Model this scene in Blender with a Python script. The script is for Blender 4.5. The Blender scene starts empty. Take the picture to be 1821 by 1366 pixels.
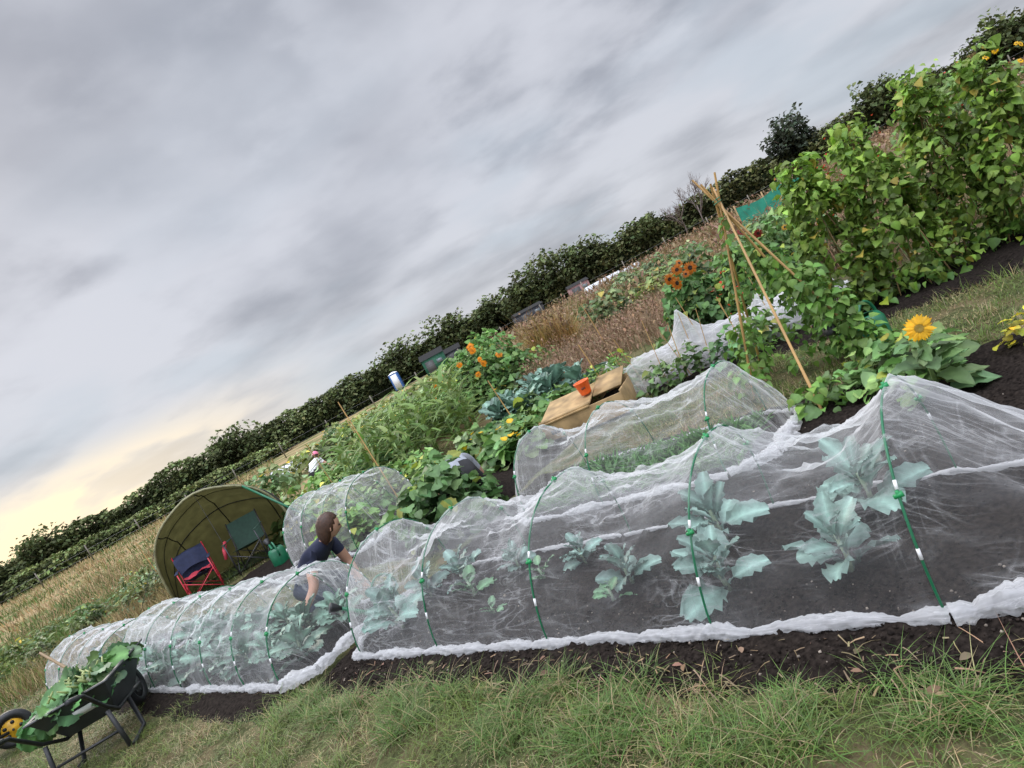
import bpy, math, random
import numpy as np
from mathutils import Vector, Matrix, noise
random.seed(7); rng=np.random.default_rng(7)
D=bpy.data; S=bpy.context.scene; COL=S.collection
S.view_settings.view_transform='Standard'; S.view_settings.look='None'; S.view_settings.exposure=0
U=rng.uniform
# ---------------------------------------------------------------- local plot frame
A0=np.array([.92,2.08]); ax=np.array([-.76,.65]); ax/=np.linalg.norm(ax); nx=np.array([ax[1],-ax[0]])
def P(t,n,z=0.): 
    q=A0+ax*t+nx*n; return Vector((q[0],q[1],z))
def Pa(t,n,z):
    t=np.asarray(t);n=np.asarray(n); xy=A0[None]+t[:,None]*ax+n[:,None]*nx
    return np.column_stack([xy,np.broadcast_to(z,t.shape)])
def nz(x,y,z=0,s=1.): return noise.noise(Vector((x*s,y*s,z*s)))
# ---------------------------------------------------------------- materials
def M_new(name):
    m=D.materials.new(name); m.use_nodes=True; nt=m.node_tree; nt.nodes.clear(); return m,nt,nt.nodes,nt.links
def mat(name,col,rough=.6,amt=.25,scale=20,metal=0.,bump=0.,col2=None,trans=0,spec=.5):
    m,nt,N,L=M_new(name)
    o=N.new('ShaderNodeOutputMaterial'); b=N.new('ShaderNodeBsdfPrincipled')
    tc=N.new('ShaderNodeTexCoord'); nn=N.new('ShaderNodeTexNoise'); nn.inputs['Scale'].default_value=scale; nn.inputs['Detail'].default_value=5
    L.new(tc.outputs['Object'],nn.inputs['Vector'])
    r=N.new('ShaderNodeValToRGB'); c=np.array(col); 
    lo=c*(1-amt); hi=np.array(col2) if col2 else np.minimum(c*(1+amt),1)
    r.color_ramp.elements[0].position=.3; r.color_ramp.elements[1].position=.7
    r.color_ramp.elements[0].color=(*lo,1); r.color_ramp.elements[1].color=(*hi,1)
    L.new(nn.outputs['Fac'],r.inputs[0]); L.new(r.outputs[0],b.inputs['Base Color'])
    b.inputs['Roughness'].default_value=rough; b.inputs['Metallic'].default_value=metal; b.inputs['Specular IOR Level'].default_value=spec
    if bump:
        bp=N.new('ShaderNodeBump'); bp.inputs['Strength'].default_value=bump; bp.inputs['Distance'].default_value=.01
        L.new(nn.outputs['Fac'],bp.inputs['Height']); L.new(bp.outputs[0],b.inputs['Normal'])
    if trans:
        t=N.new('ShaderNodeBsdfTranslucent'); L.new(r.outputs[0],t.inputs[0]); mx=N.new('ShaderNodeMixShader'); mx.inputs[0].default_value=trans
        L.new(b.outputs[0],mx.inputs[1]); L.new(t.outputs[0],mx.inputs[2]); L.new(mx.outputs[0],o.inputs[0])
    else: L.new(b.outputs[0],o.inputs[0])
    return m
def mat_fol(name,trans=.3,rough=.5,scale=25,spec=.4):
    m,nt,N,L=M_new(name)
    o=N.new('ShaderNodeOutputMaterial'); b=N.new('ShaderNodeBsdfPrincipled'); a=N.new('ShaderNodeAttribute'); a.attribute_name='Col'
    tc=N.new('ShaderNodeTexCoord'); nn=N.new('ShaderNodeTexNoise'); nn.inputs['Scale'].default_value=scale; nn.inputs['Detail'].default_value=3
    L.new(tc.outputs['Object'],nn.inputs['Vector'])
    mr=N.new('ShaderNodeMapRange'); mr.inputs[3].default_value=.65; mr.inputs[4].default_value=1.35; L.new(nn.outputs['Fac'],mr.inputs[0])
    vm=N.new('ShaderNodeVectorMath'); vm.operation='SCALE'; L.new(a.outputs['Color'],vm.inputs[0]); L.new(mr.outputs[0],vm.inputs['Scale'])
    L.new(vm.outputs[0],b.inputs['Base Color']); b.inputs['Roughness'].default_value=rough; b.inputs['Specular IOR Level'].default_value=spec
    if trans:
        t=N.new('ShaderNodeBsdfTranslucent'); L.new(vm.outputs[0],t.inputs[0]); mx=N.new('ShaderNodeMixShader'); mx.inputs[0].default_value=trans
        L.new(b.outputs[0],mx.inputs[1]); L.new(t.outputs[0],mx.inputs[2]); L.new(mx.outputs[0],o.inputs[0])
    else: L.new(b.outputs[0],o.inputs[0])
    return m
def mat_net(name,base=.25,graze=.5,streak=.35,white=.85,patch=.3):
    m,nt,N,L=M_new(name)
    o=N.new('ShaderNodeOutputMaterial')
    d=N.new('ShaderNodeBsdfDiffuse'); d.inputs[0].default_value=(white,white,white*1.01,1)
    t=N.new('ShaderNodeBsdfTranslucent'); t.inputs[0].default_value=(white,white,white,1)
    dm=N.new('ShaderNodeMixShader'); dm.inputs[0].default_value=.45; L.new(d.outputs[0],dm.inputs[1]); L.new(t.outputs[0],dm.inputs[2])
    tr=N.new('ShaderNodeBsdfTransparent')
    uv=N.new('ShaderNodeUVMap'); uv.uv_map='UVMap'
    def nzn(sx,sy,dist,det=3,rz=0):
        mp=N.new('ShaderNodeMapping'); mp.inputs['Scale'].default_value=(sx,sy,1); mp.inputs['Rotation'].default_value=(0,0,rz); L.new(uv.outputs[0],mp.inputs[0])
        n=N.new('ShaderNodeTexNoise'); n.inputs['Scale'].default_value=1; n.inputs['Detail'].default_value=det; n.inputs['Distortion'].default_value=dist
        L.new(mp.outputs[0],n.inputs[0]); return n.outputs['Fac']
    def mth(op,a,b_=None):
        n=N.new('ShaderNodeMath'); n.operation=op
        for i,x in enumerate([a,b_]):
            if x is None: continue
            if isinstance(x,(int,float)): n.inputs[i].default_value=x
            else: L.new(x,n.inputs[i])
        return n.outputs[0]
    def clamp(x,a=0,b=1):
        n=N.new('ShaderNodeClamp'); L.new(x,n.inputs[0]); n.inputs[1].default_value=a; n.inputs[2].default_value=b; return n.outputs[0]
    def ridge(f,w): return mth('POWER',clamp(mth('SUBTRACT',1.,mth('DIVIDE',mth('ABSOLUTE',mth('SUBTRACT',f,.5)),w))),1.5)
    r1=ridge(nzn(1.3,6,1.4,2,.3),.028); r2=ridge(nzn(5,1.4,1.4,2,-.5),.02); r3=ridge(nzn(2,8,1.0,2,-.55),.03); r4=ridge(nzn(4,10,1.5,2,.8),.028)
    msk=clamp(mth('MULTIPLY',mth('SUBTRACT',nzn(1.7,2.2,.5,2),.40),5.))
    big=nzn(2.,2.8,.6,3)
    lw=N.new('ShaderNodeLayerWeight'); lw.inputs[0].default_value=.35
    a=mth('ADD',base,mth('MULTIPLY',mth('POWER',lw.outputs['Facing'],1.7),graze))
    a=mth('ADD',a,mth('MULTIPLY',mth('SUBTRACT',big,.5),patch))
    a=mth('ADD',a,mth('MULTIPLY',mth('MULTIPLY',mth('ADD',mth('ADD',r1,mth('MULTIPLY',r2,.6)),mth('ADD',r3,mth('MULTIPLY',r4,.7))),msk),streak*.45))
    mx=N.new('ShaderNodeMixShader'); L.new(clamp(a,.07,.95),mx.inputs[0]); L.new(tr.outputs[0],mx.inputs[1]); L.new(dm.outputs[0],mx.inputs[2])
    L.new(mx.outputs[0],o.inputs[0]); return m
F_leaf=mat_fol('leaf',.3); F_blue=mat_fol('brassica_leaf',.12,.45,40,.5); F_dry=mat_fol('dry_stalk',.15,.8,8,.1); F_far=mat_fol('far_foliage',.1,.8,.6,.1)
NET=mat_net('insect_net',.075,.58,.5,.83,.22); HEM=mat_net('net_hem',.55,.3,.55,.84,.6); FLEECE=mat_net('fleece',.32,.5,.6,.82,.6)
GREENP=mat('green_plastic',(.01,.13,.06),.35,.15); WHITEP=mat('white_plastic',(.75,.76,.76),.4,.08)
BLACKP=mat('black_plastic',(.015,.016,.017),.45,.2); WOOD=mat('plywood',(.36,.24,.11),.7,.4,6,bump=.2)
SOILM=mat('soil',(.011,.0085,.0075),1.,.5,45,bump=1.,col2=(.032,.025,.021),spec=.05)
# ---------------------------------------------------------------- mesh helpers
def obj(name,V,F,m,col=None,smooth=True,parent=None,uv=None):
    V=np.asarray(V,dtype=np.float32); me=D.meshes.new(name)
    if isinstance(F,np.ndarray):
        M,k=F.shape; me.vertices.add(len(V)); me.vertices.foreach_set('co',V.ravel())
        me.loops.add(M*k); me.loops.foreach_set('vertex_index',F.astype(np.int32).ravel())
        me.polygons.add(M); me.polygons.foreach_set('loop_start',np.arange(M,dtype=np.int32)*k)
        me.update(calc_edges=True); me.validate()
    else:
        me.from_pydata([tuple(map(float,v)) for v in V],[],F)
    if col is not None:
        ca=me.color_attributes.new('Col','FLOAT_COLOR','POINT'); c=np.ones((len(V),4),np.float32); c[:,:3]=col; ca.data.foreach_set('color',c.ravel())
    if uv is not None:
        l=me.uv_layers.new(name='UVMap'); vi=np.empty(len(me.loops),np.int32); me.loops.foreach_get('vertex_index',vi)
        l.data.foreach_set('uv',np.asarray(uv,np.float32)[vi].ravel())
    if smooth: me.polygons.foreach_set('use_smooth',np.ones(len(me.polygons),bool))
    me.materials.append(m); o=D.objects.new(name,me); COL.objects.link(o)
    if parent: o.parent=parent
    return o
def empty(name,loc=(0,0,0)):
    e=D.objects.new(name,None); e.empty_display_size=.1; COL.objects.link(e); e.location=loc; return e
class Cloud:
    def __init__(s): s.V=[];s.F=[];s.C=[];s.n=0
    def add(s,V,F,C):
        V=np.asarray(V,float);F=np.asarray(F); C=np.broadcast_to(np.asarray(C,float),(len(V),3))
        s.V.append(V);s.F.append(F+s.n);s.C.append(C);s.n+=len(V)
    def make(s,name,m,smooth=True,parent=None): return obj(name,np.concatenate(s.V),np.concatenate(s.F),m,np.concatenate(s.C),smooth,parent)
def tube(pts,r,k=6,caps=True):
    pts=[Vector(p) for p in pts]; n=len(pts); rs=r if hasattr(r,'__len__') else [r]*n
    V=[];F=[]; up=Vector((0,0,1)); prev=None
    for i,p in enumerate(pts):
        d=(pts[min(i+1,n-1)]-pts[max(i-1,0)]).normalized()
        if prev is None:
            a=d.cross(up); a=a if a.length>.05 else d.cross(Vector((1,0,0))); a.normalize()
        else: a=(prev-d*prev.dot(d)).normalized()
        prev=a; b=d.cross(a)
        for j in range(k):
            q=2*math.pi*j/k; V.append(p+(a*math.cos(q)+b*math.sin(q))*rs[i])
    for i in range(n-1):
        for j in range(k): F.append((i*k+j,i*k+(j+1)%k,(i+1)*k+(j+1)%k,(i+1)*k+j))
    if caps:
        V+= [pts[0],pts[-1]]; c0=n*k;c1=c0+1
        for j in range(0,k,2):
            F.append((c0,(j+2)%k,(j+1)%k,j)); F.append((c1,(n-1)*k+j,(n-1)*k+(j+1)%k,(n-1)*k+(j+2)%k))
    return np.array([tuple(v) for v in V]),np.array(F)
def grid_faces(a,b,wrap=False):
    F=[]
    for i in range(a-1):
        for j in range(b if wrap else b-1): F.append((i*b+j,i*b+(j+1)%b,(i+1)*b+(j+1)%b,(i+1)*b+j))
    return np.array(F)
def leafT(nl,wf,bend=.2,cup=.3,ruf=0.,nw=3,ribl=0.,edge=0.):
    V=[];Sh=[]
    for i in range(nl+1):
        y=i/nl; w=wf(y)
        for j in range(nw):
            q=(j/(nw-1)*2-1); x=q*w*(1+edge*math.sin(i*2.9+j*5)*(abs(q)>.9))
            V.append((x,y*(1-.15*bend),-bend*y*y+cup*abs(x)+ruf*math.sin(i*2.4+j*2.1)*abs(q))); Sh.append(1+ribl*(1-abs(q))**2.5 - .08)
    return np.array(V),grid_faces(nl+1,nw),np.array(Sh)
def heartw(y): return [.10,.44,.47,.38,.22,.01][min(5,int(round(y*5)))]
T_heart=leafT(5,heartw,.35,.30,0.03,ribl=.2)
T_blade=leafT(2,lambda y:.5*(1-y)+.03,.35,0,nw=2)
T_bladeb=leafT(4,lambda y:.5*(1-y)**.7+.02,.8,0,nw=2)
T_corn=leafT(6,lambda y:.055*(1-y)**.6+.004,.75,.5,.01)
T_brass=leafT(11,lambda y:(.045+.27*max(0,math.sin(math.pi*min(1,max(0,(y-.18)/.86))))**.65) if y>.2 else .02,.38,.22,.06,nw=9,ribl=.9,edge=.13)
T_round=leafT(8,lambda y:float(np.interp(y,[0,.1,.25,.45,.65,.85,.95,1],[.10,.38,.49,.50,.40,.22,.10,.01])),.25,.22,.04,nw=5,ribl=.25,edge=.07)
T_lance=leafT(3,lambda y:.22*math.sin(math.pi*(y*.95+.03))**.8+.005,.3,.4)
T_quadleaf=leafT(2,lambda y:[.12,.45,.05][int(round(y*2))],.3,.3,nw=3)
def scat(T,pos,yaw,pitch,roll,sc,col,wid=None):
    V,F,Sh=T; N=len(pos); sc=np.broadcast_to(np.asarray(sc,float),(N,)); wid=np.ones(N) if wid is None else np.broadcast_to(wid,(N,))
    yaw=np.broadcast_to(yaw,(N,));pitch=np.broadcast_to(pitch,(N,));roll=np.broadcast_to(roll,(N,))
    x=V[None,:,0]*(sc*wid)[:,None];y=V[None,:,1]*sc[:,None];z=V[None,:,2]*sc[:,None]
    c,s=np.cos(roll)[:,None],np.sin(roll)[:,None]; x,z=c*x+s*z,-s*x+c*z
    c,s=np.cos(pitch)[:,None],np.sin(pitch)[:,None]; y,z=c*y-s*z,s*y+c*z
    c,s=np.cos(yaw)[:,None],np.sin(yaw)[:,None]; x,y=c*x-s*y,s*x+c*y
    W=np.stack([x,y,z],-1)+np.asarray(pos)[:,None,:]
    FF=F[None]+(np.arange(N)*len(V))[:,None,None]
    C=np.asarray(col,float); C=np.broadcast_to(C,(N,3))[:,None,:]*Sh[None,:,None]
    return W.reshape(-1,3),FF.reshape(-1,4),C.reshape(-1,3)
def vcol(base,N,var=.25,hue=.12):
    b=np.array(base)[None]*(1+U(-var,var,(N,1))); return np.clip(b*(1+U(-hue,hue,(N,3))),0,1)
def yawout(a): return a-math.pi/2
# ---------------------------------------------------------------- camera
pit=math.radians(5.5); rol=math.radians(28)
Fv=Vector((0,math.cos(pit),-math.sin(pit))); R0=Vector((1,0,0)); U0=Vector((0,math.sin(pit),math.cos(pit)))
Rv=R0*math.cos(rol)-U0*math.sin(rol); Uv=R0*math.sin(rol)+U0*math.cos(rol)
cam=D.cameras.new('camera'); co=D.objects.new('camera',cam); COL.objects.link(co)
co.matrix_world=Matrix(((Rv.x,Uv.x,-Fv.x,0),(Rv.y,Uv.y,-Fv.y,0),(Rv.z,Uv.z,-Fv.z,1.6),(0,0,0,1)))
cam.sensor_width=36; cam.lens=23.45; cam.clip_end=3000; cam.clip_start=.05; S.camera=co
# ---------------------------------------------------------------- world
w=D.worlds.new('World'); S.world=w; w.use_nodes=True; N=w.node_tree.nodes; L=w.node_tree.links; N.clear()
SUNAZ=math.radians(-38); SUNEL=math.radians(30)
sdir=Vector((math.sin(SUNAZ)*math.cos(SUNEL),math.cos(SUNAZ)*math.cos(SUNEL),math.sin(SUNEL)))
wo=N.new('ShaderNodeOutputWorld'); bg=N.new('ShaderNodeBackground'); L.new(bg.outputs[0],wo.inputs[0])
sky=N.new('ShaderNodeTexSky'); sky.sky_type='NISHITA'; sky.sun_disc=False; sky.sun_elevation=SUNEL; sky.sun_rotation=SUNAZ
tc=N.new('ShaderNodeTexCoord')
def wm(op,a,b=None,c=None):
    n=N.new('ShaderNodeMath'); n.operation=op
    for i,x in enumerate([a,b,c]):
        if x is None: continue
        if isinstance(x,(int,float)): n.inputs[i].default_value=x
        else: L.new(x,n.inputs[i])
    return n.outputs[0]
def wmr(v,a,b,c,d,smooth=True):
    n=N.new('ShaderNodeMapRange'); n.interpolation_type='SMOOTHSTEP' if smooth else 'LINEAR'; L.new(v,n.inputs[0])
    for i,x in enumerate([a,b,c,d]): n.inputs[i+1].default_value=x
    return n.outputs[0]
def wmix(f,a,b):
    n=N.new('ShaderNodeMix'); n.data_type='RGBA'
    if isinstance(f,(int,float)): n.inputs[0].default_value=f
    else: L.new(f,n.inputs[0])
    for i,x in ((6,a),(7,b)):
        if isinstance(x,tuple): n.inputs[i].default_value=(*x,1)
        else: L.new(x,n.inputs[i])
    return n.outputs[2]
sep=N.new('ShaderNodeSeparateXYZ'); L.new(tc.outputs['Generated'],sep.inputs[0]); X,Y,Z=sep.outputs
zc=wm('ADD',wm('MAXIMUM',Z,0.),.24); px=wm('DIVIDE',X,zc); py=wm('DIVIDE',Y,zc)
cb=N.new('ShaderNodeCombineXYZ'); L.new(px,cb.inputs[0]); L.new(py,cb.inputs[1])
def wnoise(scale,det,rough,loc,dist=0.,rz=0.,sc=(1,1,1)):
    mp=N.new('ShaderNodeMapping'); mp.inputs['Location'].default_value=loc; mp.inputs['Rotation'].default_value=(0,0,rz); mp.inputs['Scale'].default_value=sc; L.new(cb.outputs[0],mp.inputs[0])
    n=N.new('ShaderNodeTexNoise'); n.inputs['Scale'].default_value=scale; n.inputs['Detail'].default_value=det; n.inputs['Roughness'].default_value=rough; n.inputs['Distortion'].default_value=dist
    L.new(mp.outputs[0],n.inputs[0]); return n.outputs['Fac']
def wdot(v,a,b,c,d):
    n=N.new('ShaderNodeVectorMath'); n.operation='DOT_PRODUCT'; L.new(tc.outputs['Generated'],n.inputs[0]); n.inputs[1].default_value=Vector(v).normalized(); 
    return wmr(wm('ADD',n.outputs['Value'],wm('MULTIPLY',wm('SUBTRACT',n2,.5),.22)),a,b,c,d)
n1=wnoise(1.3,5,.46,(3.1,1.7,0),.1,.1,(1.,1.,1)); n2=wnoise(2.7,7,.5,(7,2,0),.1,.1,(1.,1.05,1))
f=wm('ADD',wm('MULTIPLY',n1,.66),wm('MULTIPLY',n2,.34))
f=wm('ADD',f,wdot((-.14,.92,.50),.94,1.0,0.,-.12))
f=wm('ADD',f,wdot((.16,.93,.40),.955,1.0,0.,.06))
f=wm('ADD',f,wdot((-.62,.8,.28),.93,1.0,0.,.08))
f=wmr(f,.30,.62,0,1)
cl=wmix(f,(.33,.35,.41),(.68,.70,.77))
n3=wnoise(1.1,4,.5,(1.3,9,0)); cl=wmix(wm('MULTIPLY',wmr(n3,.47,.66,0,.5),wmr(Z,.05,.4,1,.25)),cl,(.49,.59,.69))
az=wm('ARCTAN2',X,Y); ga=wmr(wm('ABSOLUTE',wm('SUBTRACT',az,math.radians(-40))),.08,.50,1,0); gz=wmr(Z,.04,.12,1,0)
gn=wmr(wm('ADD',n2,wm('MULTIPLY',wm('SUBTRACT',n1,.5),1.)),.36,.6,.5,1.)
g=wm('MULTIPLY',wm('MULTIPLY',ga,gz),gn)
cl=wmix(wm('MULTIPLY',wmr(Z,.02,.22,.6,0),wmr(az,-1.2,.3,1,.35)),cl,(.69,.71,.75))
cl=wmix(g,cl,(1.3,1.06,.70))
sc=N.new('ShaderNodeVectorMath'); sc.operation='SCALE'; sc.inputs['Scale'].default_value=.08; L.new(sky.outputs[0],sc.inputs[0])
cl=wmix(.06,cl,sc.outputs[0])
up=wmr(Z,.6,.95,1.,4.9); back=wmr(Y,-.5,.0,2.1,1.)  # extra sky brightness added overhead and behind the camera to light the ground
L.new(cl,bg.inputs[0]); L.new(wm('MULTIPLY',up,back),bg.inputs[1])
sl=D.lights.new('sun','SUN'); so=D.objects.new('sun',sl); COL.objects.link(so); sl.energy=1.5; sl.angle=math.radians(22); sl.color=(1,.92,.80)
so.rotation_euler=sdir.to_track_quat('Z','Y').to_euler(); so.location=(-20,30,30)
# ---------------------------------------------------------------- ground
def ground_mat():
    m,nt,N,L=M_new('field_ground'); o=N.new('ShaderNodeOutputMaterial'); b=N.new('ShaderNodeBsdfPrincipled'); b.inputs['Roughness'].default_value=.95; b.inputs['Specular IOR Level'].default_value=.1
    g=N.new('ShaderNodeNewGeometry')
    def nn(s,d,loc=(0,0,0)):
        mp=N.new('ShaderNodeMapping'); mp.inputs['Location'].default_value=loc; L.new(g.outputs['Position'],mp.inputs[0])
        n=N.new('ShaderNodeTexNoise'); n.inputs['Scale'].default_value=s; n.inputs['Detail'].default_value=d; L.new(mp.outputs[0],n.inputs[0]); return n.outputs['Fac']
    def mr(v,a,b_,c=0,d=1):
        n=N.new('ShaderNodeMapRange'); n.interpolation_type='SMOOTHSTEP'; L.new(v,n.inputs[0])
        for i,x in enumerate((a,b_,c,d)): n.inputs[i+1].default_value=x
        return n.outputs[0]
    def mix(f,a,b_):
        n=N.new('ShaderNodeMix'); n.data_type='RGBA'; L.new(f,n.inputs[0])
        for i,x in ((6,a),(7,b_)):
            if isinstance(x,tuple): n.inputs[i].default_value=(*x,1)
            else: L.new(x,n.inputs[i])
        return n.outputs[2]
    c=mix(mr(nn(30,5),.35,.65),(.045,.05,.02),(.10,.11,.045))
    c=mix(mr(nn(3,6,(5,5,0)),.46,.6,0,.75),c,(.15,.115,.065))
    far=mix(mr(nn(.35,6,(2,9,0)),.4,.58),(.12,.14,.05),(.33,.24,.13))
    sp=N.new('ShaderNodeSeparateXYZ'); L.new(g.outputs['Position'],sp.inputs[0])
    c=mix(mr(sp.outputs[1],9,17),c,far)
    L.new(c,b.inputs['Base Color']); bp=N.new('ShaderNodeBump'); bp.inputs['Strength'].default_value=.8; bp.inputs['Distance'].default_value=.02; L.new(nn(40,5),bp.inputs['Height']); L.new(bp.outputs[0],b.inputs['Normal'])
    L.new(b.outputs[0],o.inputs[0]); return m
gx=np.concatenate([[-1500,-500,-200],np.linspace(-90,90,121),[200,500,1500]]); gy=np.concatenate([[-600,-100,-30],np.linspace(-10,90,80),[200,600,2500]])
V=[]
for yy in gy:
    for xx in gx: V.append((xx,yy,.0 if abs(xx)>95 or yy>92 or yy<-12 else -.012+.03*nz(xx,yy,0,.25)*min(1,max(0,(math.hypot(xx,yy)-12)/10))*3))
obj('ground',V,grid_faces(len(gy),len(gx)),ground_mat())
def bed(name,t0,t1,n0,n1,step=.045,h=.04,seed=0):
    nt_=int((t1-t0)/step)+1; nn_=int((n1-n0)/step)+1; V=[]
    for i in range(nt_):
        t=t0+(t1-t0)*i/(nt_-1)
        for j in range(nn_):
            n=n0+(n1-n0)*j/(nn_-1); e=min(t-t0,t1-t,n-n0,n1-n)+.07*nz(t,n,seed,3.)+.03*nz(t,n,seed,9)
            k=min(1,max(0,e/.16)); z=-.03+(.03+h)*k+ (.014*nz(t,n,seed,6)+.014*nz(t,n,seed,17)+.016*nz(t,n,seed,34))*k
            V.append(tuple(P(t,n,z)))
    return obj(name,V,grid_faces(nt_,nn_),SOILM)
bed('soil_bed',-2.8,3.85,-.36,2.8,.026)
bed('soil_bed',-3.6,3.4,4.25,6.3,.07)
bed('soil_bed',3.95,10.2,-.62,.85,.045,seed=5)
bed('soil_bed',3.9,9.3,1.45,4.2,.08,seed=7)
cl_=Cloud(); N_=9000
t=U(-2.6,3.7,N_);n=np.where(U(0,1,N_)<.65,U(-.28,.25,N_),U(-.25,2.6,N_)); s=U(.0015,.0055,N_)*np.where(U(0,1,N_)<.03,2.,1)
CV=np.array([(-1,-1,-.7),(1,-1,-.6),(.8,1,-.7),(-1,.8,-.6),(-.7,-.6,.7),(.6,-.7,.8),(.7,.7,.6),(-.6,.7,.9)]); CF=np.array([(0,3,2,1),(4,5,6,7),(0,1,5,4),(1,2,6,5),(2,3,7,6),(3,0,4,7)])
base=np.where((U(0,1,N_)<.05)[:,None],np.array([[.26,.22,.18]]),np.array([[.026,.02,.017]]))*U(.5,1.5,(N_,1))
cl_.add(*scat((CV,CF,np.ones(8)),Pa(t,n,.043),U(0,6.28,N_),U(-.5,.5,N_),U(-.5,.5,N_),s,base)); cl_.make('soil_clods',F_dry,False)
cl_=Cloud(); N_=420; t=U(-2.4,3.8,N_)**1; n=U(-.4,-.08,N_); cl_.add(*scat(T_bladeb,Pa(t,n,.05),U(0,6.28,N_),U(-.05,.35,N_),U(-.5,.5,N_),U(.04,.16,N_),vcol((.30,.22,.13),N_,.4),wid=.04))
N_=110; t=U(-1.6,-.1,N_); n=U(-.5,-.1,N_); cl_.add(*scat(T_bladeb,Pa(t,n,.04),U(0,6.28,N_),U(.2,1.2,N_),U(-.5,.5,N_),U(.12,.26,N_),vcol((.36,.24,.14),N_,.3),wid=.018))
N_=22; t=U(-1,3.6,N_); n=U(-.42,-.12,N_); cl_.add(*scat(T_lance,Pa(t,n,.05),U(0,6.28,N_),U(-.1,.4,N_),U(-.5,.5,N_),U(.03,.055,N_),vcol((.22,.15,.10),N_,.3),wid=1.3)); cl_.make('dead_stems',F_dry)
# ---------------------------------------------------------------- lawn grass
def grass(name,t,n,hmin,hmax,wd,green,dry,dryf,z=0.,mtl=F_leaf,tuft=1.0,T=T_blade):
    N_=len(t); pos=Pa(t,n,z)
    tf=np.array([noise.noise(Vector((a*3.1,b*3.1,1.)))+.6*noise.noise(Vector((a*7,b*7,4.))) for a,b in zip(t,n)]); dr=np.array([noise.noise(Vector((a*1.6,b*1.6,7.)))+.4*noise.noise(Vector((a*5,b*5,17.))) for a,b in zip(t,n)])
    h=(hmin+(hmax-hmin)*U(0,1,N_)**1.7)*(1+tuft*np.clip(tf*2,-.75,1.9))
    isd=(U(0,1,N_)<np.clip(dryf+dr*1.1-tf*.4,.03,.9))[:,None]
    c=np.where(isd,vcol(dry,N_,.35),vcol(green,N_,.4)*(1+.5*tf[:,None]))
    C=Cloud(); C.add(*scat(T,pos,U(0,6.28,N_),U(.3,1.5,N_),U(-.4,.4,N_),h,np.clip(c,.01,1),wid=wd/h)); return C.make(name,mtl)
GR=(.13,.18,.04); DR=(.38,.31,.16)
N_=150000
t=U(-2.2,11,N_);n=U(-2.4,-.08,N_)
edge=np.array([-.24-.16*(noise.noise(Vector((a*1.7,3,0))))-.12*noise.noise(Vector((a*6,b*6,0))) for a,b in zip(t,n)])
k=(n<edge)&(U(0,1,N_)<np.clip(1.15-t/13,.35,1)); t,n=t[k],n[k]
grass('lawn_grass',t,n,.02,.085,.0040,GR,DR,.32,tuft=1.1,T=T_bladeb)
ct=U(-2,4,85); cn=-.36+U(-.28,.12,85); N_=85*140; i=rng.integers(0,85,N_); t=ct[i]+rng.normal(0,.05,N_); n=cn[i]+rng.normal(0,.035,N_)
C=Cloud(); hh=U(.06,.19,N_)*(.7+.5*((i*37)%10)/10); C.add(*scat(T_bladeb,Pa(t,n,0),U(0,6.28,N_),U(.5,1.45,N_),U(-.4,.4,N_),hh,np.where((U(0,1,N_)<.2)[:,None],vcol(DR,N_,.3),vcol((.12,.21,.045),N_,.35)),wid=.004/hh)); C.make('grass_tufts',F_leaf)
N_=26000; grass('lawn_grass',U(-3.5,3.2,N_),U(2.75,4.35,N_),.03,.08,.006,GR,DR,.35)
N_=22000; t=U(3.9,12,N_);n=U(.8,6,N_);k=(n<1.5)|(n>4)|(t>9.2); grass('lawn_grass',t[k],n[k],.03,.09,.008,GR,DR,.3)
N_=15000; grass('lawn_grass',U(10,16,N_),U(-2.5,6,N_),.04,.16,.012,(.11,.16,.04),DR,.35)
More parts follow.
